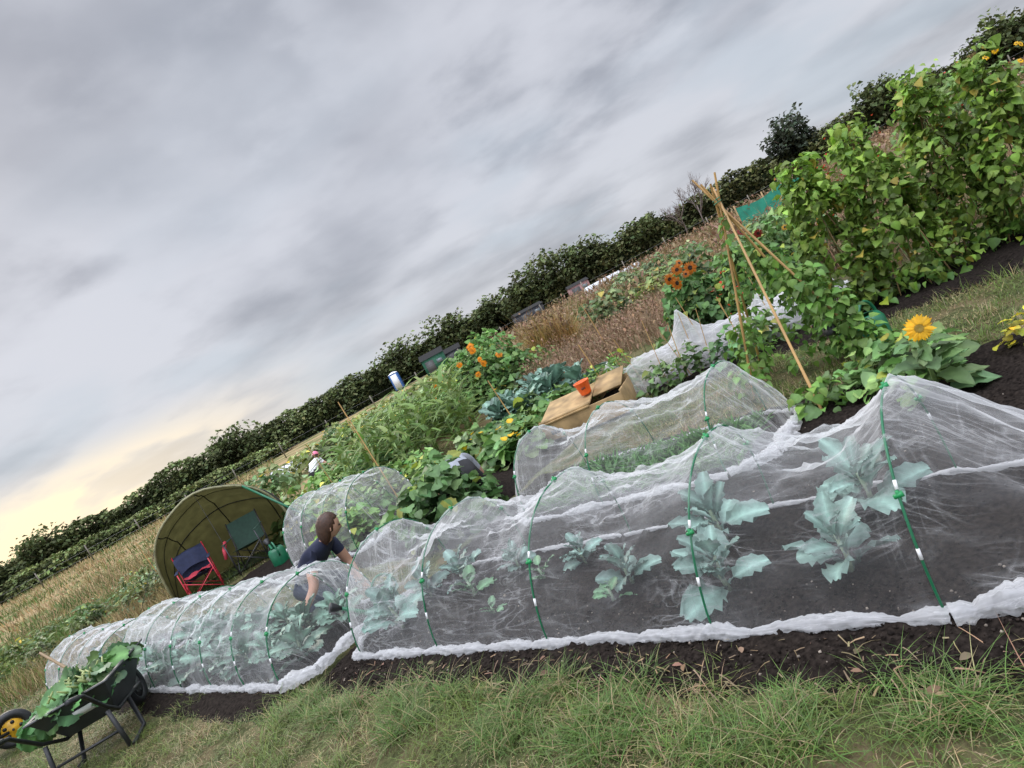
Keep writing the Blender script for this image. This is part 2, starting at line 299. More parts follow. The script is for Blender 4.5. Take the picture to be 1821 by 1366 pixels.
# ---------------------------------------------------------------- net tunnels
F_plain=mat_fol('painted_part',0,.4,5,.5)
def tunnel(name,hoops,nc,W,h,end0=.35,end1=.3,sag=.14,seed=0,zb=.03,lean=0.):
    e=empty(name,P((hoops[0]+hoops[-1])/2,nc,0)); inv=Matrix.Translation(-e.location)
    def ln(t,z): return t-lean*min(1,max(0,(t-hoops[0])/.8))*z/h
    def prof(t,th,k=1.,wk=1.):
        c=-math.cos(th); x=math.copysign(abs(c)**.85,c)*W/2*wk; z=h*math.sin(th)**.9*k
        return nc+x,z+zb
    ts=[]; n0=12
    for i in range(n0): ts.append((hoops[0]-end0*(1-i/n0),'a',1-i/n0,0))
    for q,(a,b) in enumerate(zip(hoops[:-1],hoops[1:])):
        m=30 if b-a>.6 else 16
        for i in range(m): ts.append((a+(b-a)*i/m,'m',i/m,q))
    ts.append((hoops[-1],'m',0,0))
    for i in range(1,n0+1): ts.append((hoops[-1]+end1*i/n0,'a',i/n0,0))
    NT=64; V=[];UV=[]
    for (t,kd,f_,q_) in ts:
        for j in range(NT+1):
            th=math.pi*j/NT; top=math.sin(th)
            if kd=='m':
                s_=math.sin(math.pi*f_)**.8 if 0<f_<1 else 0
                sg=sag*(1+.25*math.sin(q_*2.3+seed))
                k=1-(sg/h)*s_*(.55+.45*top)+.07*s_*nz(t*2,j*.08,seed); wk=1-.10*s_*top
            else: k=max(.02,(1-f_)**.75)*(1+.1*nz(t*5,j*.2,seed)); wk=1-.3*f_; s_=f_
            nn_,z=prof(t,th,k,wk)
            fan=math.sin((th*9+ (f_-.5)*6*math.cos(th*2+seed))+3*nz(t*1.2,j*.05,seed+20))*.006*s_
            rid=abs(nz(t*2.2+j*.05,j*.14-t*1.5,seed+3)); rid=max(0,.12-rid)*.18
            rd2=max(0,.10-abs(nz(t*4.5-j*.06,j*.18+t*2,seed+13)))*.16
            wr=(.032*nz(t*1.5,j*.2,seed,1.5)+.014*nz(t*6+j*.1,j*.3-t*3,seed+3,1.)+.007*nz(t*14-j*.2,j*.5+t*6,seed+9,1.)+rid+rd2+fan)*(.3+.7*s_)*(top*.8+.3)
            z+=wr*top*1.2; nn_+=wr*-math.cos(th)*1.4
            V.append(tuple(inv@P(ln(t,z),nn_,max(z,.03)))); UV.append((t,j/NT*1.9))
    obj('net',V,grid_faces(len(ts),NT+1),NET,parent=e,uv=UV)
    G=Cloud(); B=Cloud(); K=Cloud()
    for t in hoops:
        pts=[]
        for j in range(25):
            nn_,z=prof(t,math.pi*j/24); pts.append(inv@P(ln(t,z),nn_-.006*math.cos(math.pi*j/24),z-.004 if 0<j<24 else .0))
        G.add(*tube(pts,.0048,6),(.01,.13,.055))
        for s0 in (2.5,5.2,18.,20.5):
            i=int(s0); B.add(*tube([pts[i].lerp(pts[i+1],.3),pts[i].lerp(pts[i+1],.75)],.0062,6),(.8,.8,.8))
        for s0 in (5,12,19):
            p=pts[s0]; K.add(*tube([p+Vector((-.014,.007,0)),p+Vector((.014,-.007,.006))],[.008,.011],6),(.01,.24,.07))
            K.add(*tube([p+Vector((0,0,-.015)),p+Vector((0,0,.020))],.0065,6),(.01,.24,.07))
    G.make('hoops',F_plain,parent=e); B.make('hoop_joints',F_plain,parent=e); K.make('clips',F_plain,parent=e)
    def hem(a,b,seed2,rr=.034):
        L_=(Vector(b)-Vector(a)).length; m=max(12,int(L_/.01)); kk=20; V=[];UV=[]
        d=(Vector(b)-Vector(a)).normalized(); sd=Vector((d.y,-d.x,0))
        for i in range(m+1):
            s_=L_*i/m; c=Vector(a)+d*s_+sd*(.02*nz(s_*1.8,seed2,0)+.014*nz(s_*5,seed2,3)); q=abs(math.sin(math.pi*(s_+.12*math.sin(s_*3+seed2))/.42+seed2))
            r=rr*(.42+.6*q**.5)*(1+.5*nz(s_*3,seed2,8))
            for j in range(kk):
                an=2*math.pi*j/kk; r2=r*(1+.5*nz(s_*12+an,an*1.5,seed2)+.45*nz(s_*34-an*2,an*3,seed2+4)+.25*nz(s_*70+an*3,an*4,seed2+6))
                pnt=c+sd*math.cos(an)*r2*1.15+Vector((0,0,.034+r*.55+math.sin(an)*r2*.85)); V.append(tuple(inv@pnt)); UV.append((s_*2.5,an*.8))
        obj('hem',V,grid_faces(m+1,kk,True),HEM,parent=e,uv=UV)
    a,b=hoops[0],hoops[-1]; wn=W/2
    hem(P(a-.02,nc-wn-.02),P(b+.02,nc-wn-.02),seed,.030)
    hem(P(a-end0,nc-wn*.68),P(a-.02,nc-wn-.02),seed+2,.045)
    hem(P(a-end0,nc+wn*.68),P(a-end0,nc-wn*.68),seed+3,.045)
    hem(P(b+.02,nc-wn-.02),P(b+end1,nc-wn*.68),seed+4,.03); hem(P(b+end1,nc-wn*.68),P(b+end1,nc+wn*.68),seed+5,.03)
    hem(P(b,nc+wn+.0),P(a,nc+wn+.0),seed+6,.017); hem(P(a,nc+wn),P(a-end0,nc+wn*.68),seed+7,.02)
    return e
tunnel('net_tunnel',[0.,.87,1.80,2.68,3.5],.5,1.02,.66,end0=.62,end1=.22,sag=.15,seed=1,lean=.10)
tunnel('net_tunnel',[1.3,2.3,3.05],2.05,1.0,.60,end0=.3,end1=.25,sag=.14,seed=11)
tunnel('net_tunnel',[4.12,4.7,5.3,5.95,6.6,7.3],.2,1.0,.60,end0=.25,end1=.15,sag=.05,seed=21)
tunnel('net_tunnel',[7.75,8.5,9.25,9.9],.05,.95,.55,end0=.12,end1=.25,sag=.05,seed=31)
tunnel('net_tunnel',[5.85,6.35,6.85,7.3],2.35,1.1,.74,end0=.1,end1=.25,sag=.06,seed=41)
# ---------------------------------------------------------------- brassicas
def brassica_mesh(nl,size,seed,col=(.17,.265,.225),up=.95):
    r=np.random.default_rng(seed); C=Cloud(); st=size*.6
    C.add(*tube([(0,0,0),(.01,0,st*.5),(0,.01,st)],[.013,.011,.008],6),(.25,.33,.22))
    a=np.arange(nl)*2.4+r.uniform(-.3,.3,nl); k=np.linspace(0,1,nl); z=st*(.12+.88*k)
    L_=size*(1.0-.45*k)*r.uniform(.8,1.15,nl); pitch=.3+up*k+r.uniform(-.25,.45,nl)
    pos=np.column_stack([.01*np.cos(a),.01*np.sin(a),z])
    c=np.array(col)[None]*r.uniform(.6,1.3,(nl,1))
    C.add(*scat(T_brass,pos,yawout(a),pitch,r.uniform(-.6,.6,nl),L_,c,wid=r.uniform(.75,1.15,nl)))
    me=C.make('tmp',F_blue); m=me.data; D.objects.remove(me); m.name='brassica_plant'; return m
BM=[brassica_mesh(12,.25,i) for i in range(4)]; SM=[brassica_mesh(6,.17,i+5,(.12,.24,.12),.7) for i in range(2)]; KM=[brassica_mesh(15,.26,i+9,(.15,.25,.19),1.) for i in range(2)]
def place(name,m,loc,s=1.,rz=0.,sz=None):
    o=D.objects.new(name,m); COL.objects.link(o); o.location=loc; o.scale=(s,s,sz or s); o.rotation_euler=(0,0,rz); return o
for (t,n,s,k) in [(.89,.29,1.05,0),(.36,.33,.98,1),(1.05,.74,1.12,2),(.33,.80,1.15,3),(1.5,.45,.8,1),(2.0,.75,.65,2),(3.33,.26,1.15,2),(3.1,.75,.9,0),(2.6,.8,.7,1),(3.38,.62,.9,1)]:
    place('broccoli_plant',BM[k],P(t,n,.03),s,U(0,6.28),s*1.15)
for (t,n,s) in [(2.25,.62,.9),(2.85,.55,1.1),(1.55,.3,.8),(2.45,.3,.6)]: place('cabbage_seedling',SM[random.randint(0,1)],P(t,n,.03),s,U(0,6.28))
for i in range(8):
    for j in range(2): place('kale_plant',KM[(i+j)%2],P(4.3+i*.4+U(-.06,.06),-.03+j*.42+U(-.05,.05),.03),U(.95,1.25),U(0,6.28))
for i in range(5): place('cauliflower_plant',BM[i%3],P(7.9+i*.45,.05+U(-.15,.15),.03),U(.8,1.),U(0,6.28))
for i in range(12): place('savoy_cabbage',KM[i%2],(U(-.5,1.25),U(9.6,11),.0),U(1.6,2.1),U(0,6.28),U(1.6,2.1))
C=Cloud(); N_=2600; t=U(1.25,3.1,N_); row=rng.integers(0,4,N_); n=1.72+row*.2+rng.normal(0,.025,N_)
C.add(*scat(T_lance,Pa(t,n,.03),U(0,6.28,N_),U(.6,1.5,N_),0,U(.06,.16,N_),vcol((.10,.24,.06),N_,.3),wid=.4)); C.make('carrot_tops',F_leaf)
# ---------------------------------------------------------------- leafy generators
def dome(C,c,rx,h,N_,T,size,col,shell=.5,pit=(-.5,.7),var=.35,zmin=.05,wid=None,light=1.5):
    a=U(0,6.28,N_); z=U(zmin,1,N_); r=np.sqrt(np.clip(1-z**2.2,0,1))*(1-(1-shell)*U(0,1,N_)**1.5)
    lump=np.array([noise.noise(Vector((math.cos(x)*1.7+c[0]*3,math.sin(x)*1.7+c[1]*3,y*2.4))) for x,y in zip(a,z)])
    r*=1+.6*lump; z=z*(1+.4*lump)
    pos=np.column_stack([c[0]+rx*r*np.cos(a),c[1]+rx*r*np.sin(a),c[2]+h*z])
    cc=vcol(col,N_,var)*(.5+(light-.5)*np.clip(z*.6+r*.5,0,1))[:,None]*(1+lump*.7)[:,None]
    yl=(U(0,1,N_)<.04)[:,None]; cc=np.where(yl,cc*np.array([[2.6,1.6,1.]]),cc)
    C.add(*scat(T,pos,yawout(a+U(-1.1,1.1,N_)),U(pit[0],pit[1],N_),U(-.7,.7,N_),U(size*.55,size*1.3,N_),np.clip(cc,.003,1),wid=wid))
def bean_column(C,cx,cy,R,H,N_,seed):
    K=7; pa=np.arange(K)*2*math.pi/K+U(-.25,.25,K); strand=rng.integers(0,K,N_); z=U(.03,1,N_)**.85
    hs=U(.80,1.03,K); a0=pa[strand]; z=z*hs[strand]
    rr=R*(1.-.74*np.clip(z,0,1)**1.15)
    lump=np.array([noise.noise(Vector((s_*5.3+seed,q*6.,2.))) for s_,q in zip(strand,z)])
    keep=lump>-.08-.3*(1-z); spread=(.018+.095*np.clip(.32+lump,0,1))*(1.15-.25*z)
    x=cx+rr*np.cos(a0)+rng.normal(0,1,N_)*spread; y=cy+rr*np.sin(a0)+rng.normal(0,1,N_)*spread
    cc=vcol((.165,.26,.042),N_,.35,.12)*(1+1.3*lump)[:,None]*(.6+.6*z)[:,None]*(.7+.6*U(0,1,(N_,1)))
    yl=(U(0,1,N_)<.03)[:,None]; cc=np.where(yl,np.array([[.4,.32,.06]]),cc); pos=np.column_stack([x,y,z*H+.05+rng.normal(0,.02,N_)])
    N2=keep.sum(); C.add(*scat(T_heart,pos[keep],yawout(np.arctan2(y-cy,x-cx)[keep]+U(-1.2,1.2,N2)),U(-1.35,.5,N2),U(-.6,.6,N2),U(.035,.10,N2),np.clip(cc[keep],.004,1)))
    for i in range(K):
        b=Vector((cx+R*math.cos(pa[i]),cy+R*math.sin(pa[i]),0)); tp_=Vector((cx,cy,H*hs[i])); pts=[b.lerp(tp_,q)+Vector((.02*math.cos(q*30),.02*math.sin(q*30),0)) for q in np.linspace(0,.95,14)]
        C.add(*tube(pts,.004,4),(.10,.16,.04))
    for i in range(10):
        aa=U(0,6.28); b=Vector((cx+.08*math.cos(aa),cy+.08*math.sin(aa),H*.86)); tip=b+Vector((.16*math.cos(aa),.16*math.sin(aa),U(.1,.26)))
        C.add(*tube([b,b.lerp(tip,.5)+Vector((.03,0,.03)),tip],[.003,.002,.0015],4),(.12,.2,.04))
        p=np.array([tuple(b.lerp(tip,q)) for q in (.2,.45,.7,.95)]); C.add(*scat(T_heart,p,U(0,6.28,4),U(-.8,.5,4),0,.045,(.14,.24,.05)))
def cane(C,a,b,r=.009,col=(.50,.30,.11)):
    a=Vector(a);b=Vector(b); pts=[a.lerp(b,i/8) for i in range(9)]; rs=[r*(1.15 if i%2 else 1.)*(1-.03*i) for i in range(9)]; V_,F_=tube(pts,rs,7,False)
    C.add(V_,F_,np.repeat(np.array([col])*U(.8,1.15,(9,1)),7,0))
def pods(C,cx,cy,R,H,n_):
    for i in range(n_):
        a=U(0,6.28); z=U(.4,1.2); p=Vector((cx+R*.9*math.cos(a),cy+R*.9*math.sin(a),z)); C.add(*tube([p,p+Vector((.01,0,-.08)),p+Vector((.0,.01,-.17))],[.003,.007,.003],5),(.15,.3,.06))
for cols in ([(3.36,6.4,.33,1.58),(3.84,6.2,.34,1.66)],[(4.58,6.25,.30,1.76),(4.84,5.8,.32,1.70)]):
    C=Cloud()
    for i,(x,y,R,H) in enumerate(cols):
        bean_column(C,x,y,R,H,2400,x*3); pods(C,x,y,R,H,8)
        for j in range(7):
            a=j*.9; cane(C,(x+R*.9*math.cos(a),y+R*.9*math.sin(a),0),(x-.03*math.cos(a),y-.03*math.sin(a),H*1.0),.006,(.34,.23,.10))
        N_=22; a=U(0,6.28,N_); z=U(.5,1.,N_)*H; p=np.column_stack([x+R*.7*np.cos(a),y+R*.7*np.sin(a),z]); C.add(*scat(T_round,p,a,U(-1,1,N_),0,.022,(.6,.07,.03)))
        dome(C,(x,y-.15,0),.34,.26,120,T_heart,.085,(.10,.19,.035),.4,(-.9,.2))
    C.make('runner_bean_plants',F_leaf)
tp=Vector((2.05,5.15,1.60)); e=empty('cane_wigwam',(2.05,5.15,0)); C=Cloud()
for i,(x,y) in enumerate([(1.75,4.34),(2.1,6.05),(2.55,5.3),(1.75,5.5),(2.5,4.75)]):
    b=Vector((x,y,0)); d=(tp-b); top=b+d*(1.07+.02*i)+Vector((.02*math.cos(i*2),.02*math.sin(i*2),0)); cane(C,b-e.location,top-e.location,.0105)
C.add(*tube([tp-e.location+Vector((.03*math.cos(q),.03*math.sin(q),-.02+.004*q)) for q in np.linspace(0,12,24)],.004,5),(.03,.2,.1))
C.make('canes',F_plain,parent=e)
C=Cloud()
for (x,y,hh,nn_) in [(2.1,6.05,1.2,200),(2.55,5.3,1.0,420),(2.5,4.75,.85,460),(1.75,4.34,.2,60),(1.75,5.5,.6,90),(2.3,5.5,1.45,120)]:
    b=Vector((x,y,0)); k=U(0,1,nn_)**1.2*hh/1.6; a=U(0,6.28,nn_); r=.02+.16*U(0,1,nn_)*(1-k*.5)
    p=np.array([tuple(b.lerp(tp,q)) for q in k])+np.column_stack([r*np.cos(a),r*np.sin(a),.05+0*a])-np.array([e.location])
    C.add(*scat(T_heart,p,yawout(a),U(-1.2,.3,nn_),U(-.5,.5,nn_),U(.04,.09,nn_),vcol((.14,.26,.05),nn_,.5)))
p=np.array([(2.1-2.05+U(-.1,.1),5.9-5.15+U(-.2,.2),U(.6,1.2)) for _ in range(14)]); C.add(*scat(T_round,p,U(0,6,14),U(-1,1,14),0,.03,(.6,.05,.02)))
C.make('climbing_beans',F_leaf,parent=e)
# ---------------------------------------------------------------- sunflowers
def flower(C,c,face,R,petal,disc,npet=24):
    f=Vector(face).normalized(); a=f.cross(Vector((0,0,1))).normalized(); b=a.cross(f); c=Vector(c)
    V,F,Sh=T_lance
    for lay in range(2):
        for i in range(npet):
            q=2*math.pi*(i+.5*lay)/npet+U(-.1,.1); d=a*math.cos(q)+b*math.sin(q); s=f.cross(d); l=R*U(.52,.80)
            W=[c+d*(R*.30+l*v[1])+s*(v[0]*l*.75)+f*(l*(.12*lay+.1-v[2]*0.3-U(.1,.4)*v[1]**2)) for v in V]
            C.add([tuple(x) for x in W],F,np.array(petal)*U(.75,1.1))
    K=12;Vd=[];cd=[]
    for rr,hh in ((R*.36,0),(R*.32,R*.09),(R*.2,R*.1),(R*.02,R*.06)):
        for j in range(K): q=2*math.pi*j/K; Vd.append(tuple(c+(a*math.cos(q)+b*math.sin(q))*rr+f*hh)); cd.append(np.array(disc)*(1.6 if hh==0 else (1 if rr>R*.3 else .8)))
    C.add(Vd,grid_faces(4,K,True),np.array(cd))
C=Cloud(); bx,by=2.13,3.66
C.add(*tube([(bx,by,0),(bx-.01,by-.02,.25),(bx-.02,by-.05,.42),(bx-.02,by-.08,.46)],[.014,.011,.009,.008],7),(.2,.3,.1))
flower(C,(bx-.02,by-.10,.475),(-.5,-1,.35),.078,(.95,.55,.02),(.42,.28,.04),22)
nl=30; a=U(0,6.28,nl); z=np.linspace(.06,.40,nl); C.add(*scat(T_round,np.column_stack([bx+.05*np.cos(a),by+.05*np.sin(a),z]),yawout(a),U(-.3,.55,nl),U(-.4,.4,nl),np.linspace(.25,.11,nl),vcol((.13,.21,.085),nl,.35),wid=.7))
C.make('sunflower',F_leaf)
C=Cloud()
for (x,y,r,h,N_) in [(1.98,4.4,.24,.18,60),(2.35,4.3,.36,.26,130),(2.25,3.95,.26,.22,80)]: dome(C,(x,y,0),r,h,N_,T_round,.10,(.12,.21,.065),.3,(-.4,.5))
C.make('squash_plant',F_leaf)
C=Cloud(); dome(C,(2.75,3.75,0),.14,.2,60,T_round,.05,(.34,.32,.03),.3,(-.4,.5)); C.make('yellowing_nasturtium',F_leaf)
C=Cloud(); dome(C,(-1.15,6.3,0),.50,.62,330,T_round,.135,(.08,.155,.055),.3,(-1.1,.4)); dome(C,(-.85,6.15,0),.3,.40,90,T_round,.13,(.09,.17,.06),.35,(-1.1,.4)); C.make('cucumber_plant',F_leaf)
def flowerbush(name,c,r,h,N_,col,fl,nf,pet,disc,fR,T=T_heart,size=.13):
    C=Cloud(); dome(C,c,r,h,N_,T,size,col,.3,(-.9,.4))
    for i in range(14): 
        a=U(0,6.28); C.add(*tube([(c[0],c[1],0),(c[0]+r*.5*math.cos(a),c[1]+r*.5*math.sin(a),h*.9)],[.01,.006],5),(.12,.18,.05))
    for (dx,dy,dz) in fl: flower(C,(c[0]+dx,c[1]+dy,dz),(U(-.9,.6),-1,U(-.2,.7)),fR*U(.6,1.15),pet,disc,16)
    return C.make(name,F_leaf)
flowerbush('sunflower_bush',(2.95,9.7,0),.62,.85,1100,(.08,.16,.045),[(-.35,-.5,.97),(-.2,-.5,1.04),(-.12,-.52,.93),(-.3,-.55,.88),(-.02,-.5,.98),(-.1,-.4,1.1)],6,(.50,.15,.01),(.03,.012,.006),.095,size=.11)
flowerbush('sunflower_bush',(3.75,9.4,0),.6,.95,1100,(.09,.17,.045),[(-.1,-.5,1.1),(.1,-.5,.98)],2,(.22,.02,.012),(.03,.01,.006),.09,size=.11)
flowerbush('sunflower_bush',(4.6,9.8,0),.7,.9,1000,(.11,.19,.06),[(-.2,-.5,.85),(.25,-.55,.7)],2,(.6,.3,.02),(.03,.012,.006),.06,size=.1)
fl=[(-1.1,-1.1,.72),(-.95,-1.2,.95)]+[(U(-.3,.9),U(-1.3,-.9),U(.7,1.4)) for _ in range(8)]
flowerbush('orange_dahlia_bush',(-.5,15.3,0),1.5,1.25,2600,(.10,.19,.05),fl,14,(.9,.33,.01),(.6,.2,.01),.095,T_heart,.13)
flowerbush('sunflower_bush',(13.2,16.5,0),1.7,1.45,1900,(.12,.19,.055),[(U(-1,1),-1.5,U(1.1,1.7)) for _ in range(9)],9,(.9,.55,.01),(.3,.18,.03),.07,T_heart,.14)
# ---------------------------------------------------------------- sweetcorn, veg rows
C=Cloud()
for i in range(60):
    x=U(-3.4,-.9);y=U(10.6,14.); h=U(.7,1.15); C.add(*tube([(x,y,0),(x+.02,y,h)],[.012,.006],5),(.2,.3,.1)); nl=9; a=U(0,3.14)+np.arange(nl)*math.pi+U(-.3,.3,nl); z=np.linspace(.1,h,nl)
    C.add(*scat(T_corn,np.column_stack([x+0*z,y+0*z,z]),yawout(a),U(.5,1.1,nl),0,U(.45,.7,nl),vcol((.20,.30,.08),nl,.3),wid=1.25))
C.make('sweetcorn_plants',F_leaf)
def patch(name,spots,T,size,col,dens,pit=(-.6,.6),wid=None,fl=None):
    C=Cloud()
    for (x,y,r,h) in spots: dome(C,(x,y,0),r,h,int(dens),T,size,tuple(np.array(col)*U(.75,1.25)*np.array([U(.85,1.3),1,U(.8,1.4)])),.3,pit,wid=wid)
    if fl:
        c,n_=fl; s_=[spots[random.randrange(len(spots))] for _ in range(n_)]
        p=np.array([(q[0]+U(-1,1)*q[2]*.8,q[1]-q[2]*U(0,.8),q[3]*U(.7,1.1)) for q in s_]); C.add(*scat(T_round,p,U(0,6,n_),U(-1,1,n_),0,size*.6,c))
    return C.make(name,F_leaf)
patch('potato_plants',[(U(-3.2,-1.1),U(7.9,10.6),U(.25,.4),U(.3,.45)) for _ in range(16)],T_heart,.11,(.14,.25,.06),170)
patch('courgette_plants',[(U(-.9,.5),U(7.7,9.6),U(.3,.45),U(.25,.45)) for _ in range(12)],T_round,.15,(.11,.2,.06),90,(-.5,.4),fl=((.8,.5,.02),14))
patch('chard_plants',[(U(-5,-2.6),U(11,16),U(.35,.55),U(.3,.5)) for _ in range(26)],T_heart,.14,(.13,.23,.065),140)
patch('pumpkin_plants',[(U(-3.2,.4),U(14,20),U(.5,.9),U(.4,.8)) for _ in range(26)],T_heart,.17,(.12,.2,.055),170,fl=((.8,.5,.03),60))
patch('mixed_vegetable_rows',[(U(-9,-1),U(19,34),U(.6,1.1),U(.3,.8)) for _ in range(60)],T_heart,.24,(.14,.2,.065),120,fl=((.7,.5,.05),40))
patch('weeds',[(U(-12,-8.2),U(10.5,15),U(.3,.6),U(.15,.5)) for _ in range(15)],T_lance,.11,(.11,.17,.05),260)
patch('weeds',[(U(-8.2,-6.2),U(11.2,16),U(.3,.6),U(.3,.65)) for _ in range(14)],T_lance,.11,(.13,.19,.07),280)
patch('shrubs',[(U(3,9),U(14,26),U(.5,.9),U(.5,1.1)) for _ in range(14)],T_heart,.16,(.13,.18,.065),240)
patch('pepper_plants',[(1.5+.35*i,7.35-.2*i,.22,.35) for i in range(4)],T_heart,.09,(.1,.18,.05),90)
patch('marigold_row',[(U(.9,1.4),U(7.9,8.3),.2,.5) for _ in range(3)],T_lance,.1,(.12,.25,.05),120)
def stalks(name,N_,xr,yr,h,w_,green,dry,df,flt=None,heads=True):
    x=U(*xr,N_);y=U(*yr,N_)
    if flt is not None: k=flt(x,y); x,y=x[k],y[k]
    N_=len(x); cl=np.array([noise.noise(Vector((a*.5,b*.5,3))) for a,b in zip(x,y)]); c2=np.array([noise.noise(Vector((a*.22,b*.22,9))) for a,b in zip(x,y)])
    k=cl>-.35; x,y,cl,c2=x[k],y[k],cl[k],c2[k]; N_=len(x)
    hh=U(h[0],h[1],N_)*(1+.8*cl); isd=(U(0,1,N_)<np.clip(df+c2*1.1,.02,.98))[:,None]; c=np.where(isd,vcol(dry,N_,.35),vcol(green,N_,.35))
    C=Cloud(); pos=np.column_stack([x,y,np.zeros(N_)-.02]); C.add(*scat(T_blade,pos,U(0,6.28,N_),U(.9,1.75,N_),U(-.5,.5,N_),hh,c,wid=w_/hh))
    if heads:
        m=N_//2; p=pos[:m].copy(); p[:,2]=hh[:m]*U(.55,.95,m); p[:,:2]+=U(-.05,.05,(m,2))
        C.add(*scat(T_lance,p,U(0,6.28,m),U(-.2,1.5,m),0,U(.04,.10,m)*w_/.012,vcol((.27,.18,.115),m,.4)))
    return C.make(name,F_dry)
DB=(.34,.235,.15)
stalks('dry_weeds',26000,(.2,9),(10.5,19),(.2,.5),.012,(.15,.2,.07),DB,.75,lambda x,y:(x>.2+(y-10.5)*.02)&~((x>2.3)&(x<5.2)&(y<10.5)))
stalks('dry_weeds',16000,(4.5,14),(7.4,11.5),(.3,.8),.011,(.15,.2,.07),DB,.85)
stalks('dry_weeds',30000,(-2,36),(19,48),(.3,.8),.035,(.15,.19,.07),(.33,.24,.13),.6)
stalks('dry_field_grass',26000,(-50,0),(17,60),(.15,.4),.06,(.14,.18,.06),(.42,.32,.17),.65,lambda x,y:(x<-.35*y-1),heads=False)
stalks('dry_field_grass',14000,(-16,-5),(13,24),(.15,.45),.025,(.12,.18,.06),(.38,.28,.15),.5,lambda x,y:(x<-.3*y-1),heads=False)
stalks('rough_grass',26000,(-14,-6.2),(8.6,15),(.12,.42),.012,(.13,.20,.05),(.36,.28,.14),.35,lambda x,y:(y>14.2+x*.62+.3)|(x<-9.3),heads=False)
stalks('ornamental_grass',1500,(.9,2.),(16.5,17.6),(.8,1.3),.02,(.25,.24,.09),(.5,.33,.13),.7)
# ---------------------------------------------------------------- hedge and trees
def hedge(name,path,h,dep,N_,col,size,seed,drop=0.):
    path=np.array(path,float); seg=np.linalg.norm(np.diff(path,axis=0),axis=1); cum=np.concatenate([[0],np.cumsum(seg)]); Lt=cum[-1]
    def at(s): return np.column_stack([np.interp(s,cum,path[:,0]),np.interp(s,cum,path[:,1])])
    def H(s): return np.array([h*(1+.22*noise.noise(Vector((q*.13,seed,0)))+.16*noise.noise(Vector((q*.5,seed,5)))+.5*max(0,noise.noise(Vector((q*.07,seed,11)))-.12)) for q in s])
    s=U(0,Lt,N_); Hs=H(s); z=U(0,1,N_)**.7; d=U(-1,1,N_); d=np.sign(d)*abs(d)**.4*np.sqrt(np.clip(1-z**3,0.02,1))
    lump=np.array([noise.noise(Vector((a*.45,b*2.2,c*1.4+seed)))+.5*noise.noise(Vector((a*1.3,b*4,c*3+seed))) for a,b,c in zip(s,z,d)])
    p=at(s); q=at(np.minimum(s+.5,Lt))-at(np.maximum(s-.5,0)); q/=np.linalg.norm(q,axis=1)[:,None]; nr=np.column_stack([q[:,1],-q[:,0]])
    pos=np.column_stack([p+nr*(d*dep*(1+.5*lump))[:,None],z*Hs*(1+.16*lump)-drop])
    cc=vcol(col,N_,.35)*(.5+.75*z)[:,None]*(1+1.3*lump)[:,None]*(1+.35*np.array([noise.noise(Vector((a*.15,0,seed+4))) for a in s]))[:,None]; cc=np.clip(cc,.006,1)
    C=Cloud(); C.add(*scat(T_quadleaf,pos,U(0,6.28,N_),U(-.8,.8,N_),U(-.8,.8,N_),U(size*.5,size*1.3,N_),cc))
    ss=np.arange(0,Lt,2.); Hc=H(ss)*.8; pp=at(ss); V=[]  # unseen dark core added inside the leaves to block light
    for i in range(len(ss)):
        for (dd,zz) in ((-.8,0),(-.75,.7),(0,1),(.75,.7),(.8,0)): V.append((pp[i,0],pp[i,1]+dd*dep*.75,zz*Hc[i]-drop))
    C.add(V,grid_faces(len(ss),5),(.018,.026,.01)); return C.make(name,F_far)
hedge('hedge',[(-110,52),(-62,58),(-25,66),(6,72)],3.1,2.2,60000,(.095,.115,.048),.34,1)
hedge('hedge',[(4,66),(20,60),(42,54),(75,50),(120,46)],2.9,2.2,50000,(.105,.115,.048),.34,2)
hedge('hedge',[(-62,49),(-40,53),(-20,60)],1.3,1.6,14000,(.15,.18,.07),.26,3)
def tree(name,x,y,h,r,N_,col,size,trunk=.25,cr=.35,seed=0):
    C=Cloud(); C.add(*tube([(x,y,0),(x+.1,y,h*.4),(x,y,h*.85)],[trunk,trunk*.7,trunk*.2],8),(.08,.06,.045))
    for i in range(9):
        a=i*2.4; z=h*(.3+.06*i); e_=(x+r*.75*math.cos(a),y+r*.75*math.sin(a),z+h*.2); C.add(*tube([(x,y,z),((x+e_[0])/2,(y+e_[1])/2,z+h*.07),e_],[trunk*.4,trunk*.25,.03],5),(.08,.06,.045))
    v=rng.normal(0,1,(N_,3)); v/=np.linalg.norm(v,axis=1)[:,None]
    lump=np.array([noise.noise(Vector(q)*1.9+Vector((seed*7,0,0)))+.5*noise.noise(Vector(q)*4.5+Vector((seed*3,0,0))) for q in v])
    rr=(1+.8*lump)*(1-.55*U(0,1,N_)**2); pos=np.column_stack([x+v[:,0]*r*rr,y+v[:,1]*r*rr,h*(1-cr)+v[:,2]*h*cr*rr])
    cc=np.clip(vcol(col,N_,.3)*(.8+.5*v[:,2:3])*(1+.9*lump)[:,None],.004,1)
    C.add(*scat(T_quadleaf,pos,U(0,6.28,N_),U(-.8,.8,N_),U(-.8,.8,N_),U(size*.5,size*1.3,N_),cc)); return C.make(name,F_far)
tree('evergreen_tree',30.5,57,5.2,1.8,3000,(.06,.075,.05),.33,.25,.42,3)
for i,(x,y,h,r) in enumerate([(5.5,65,4.6,2.6),(8.5,64,4.9,2.4),(12,63,4.3,2.2),(-26,63,4.2,2.2),(-9,69,4.2,2.6),(-3,70,4.4,2.2),(1.5,69,4.,2.),(37,54,4.2,1.8),(46,52,4.0,2.2),(-44,60,3.9,2.4),(17,61,3.8,2)]):
    tree('hedgerow_tree',x,y,h,r,1900,(.09,.11,.046),.36,.2,.42,i)
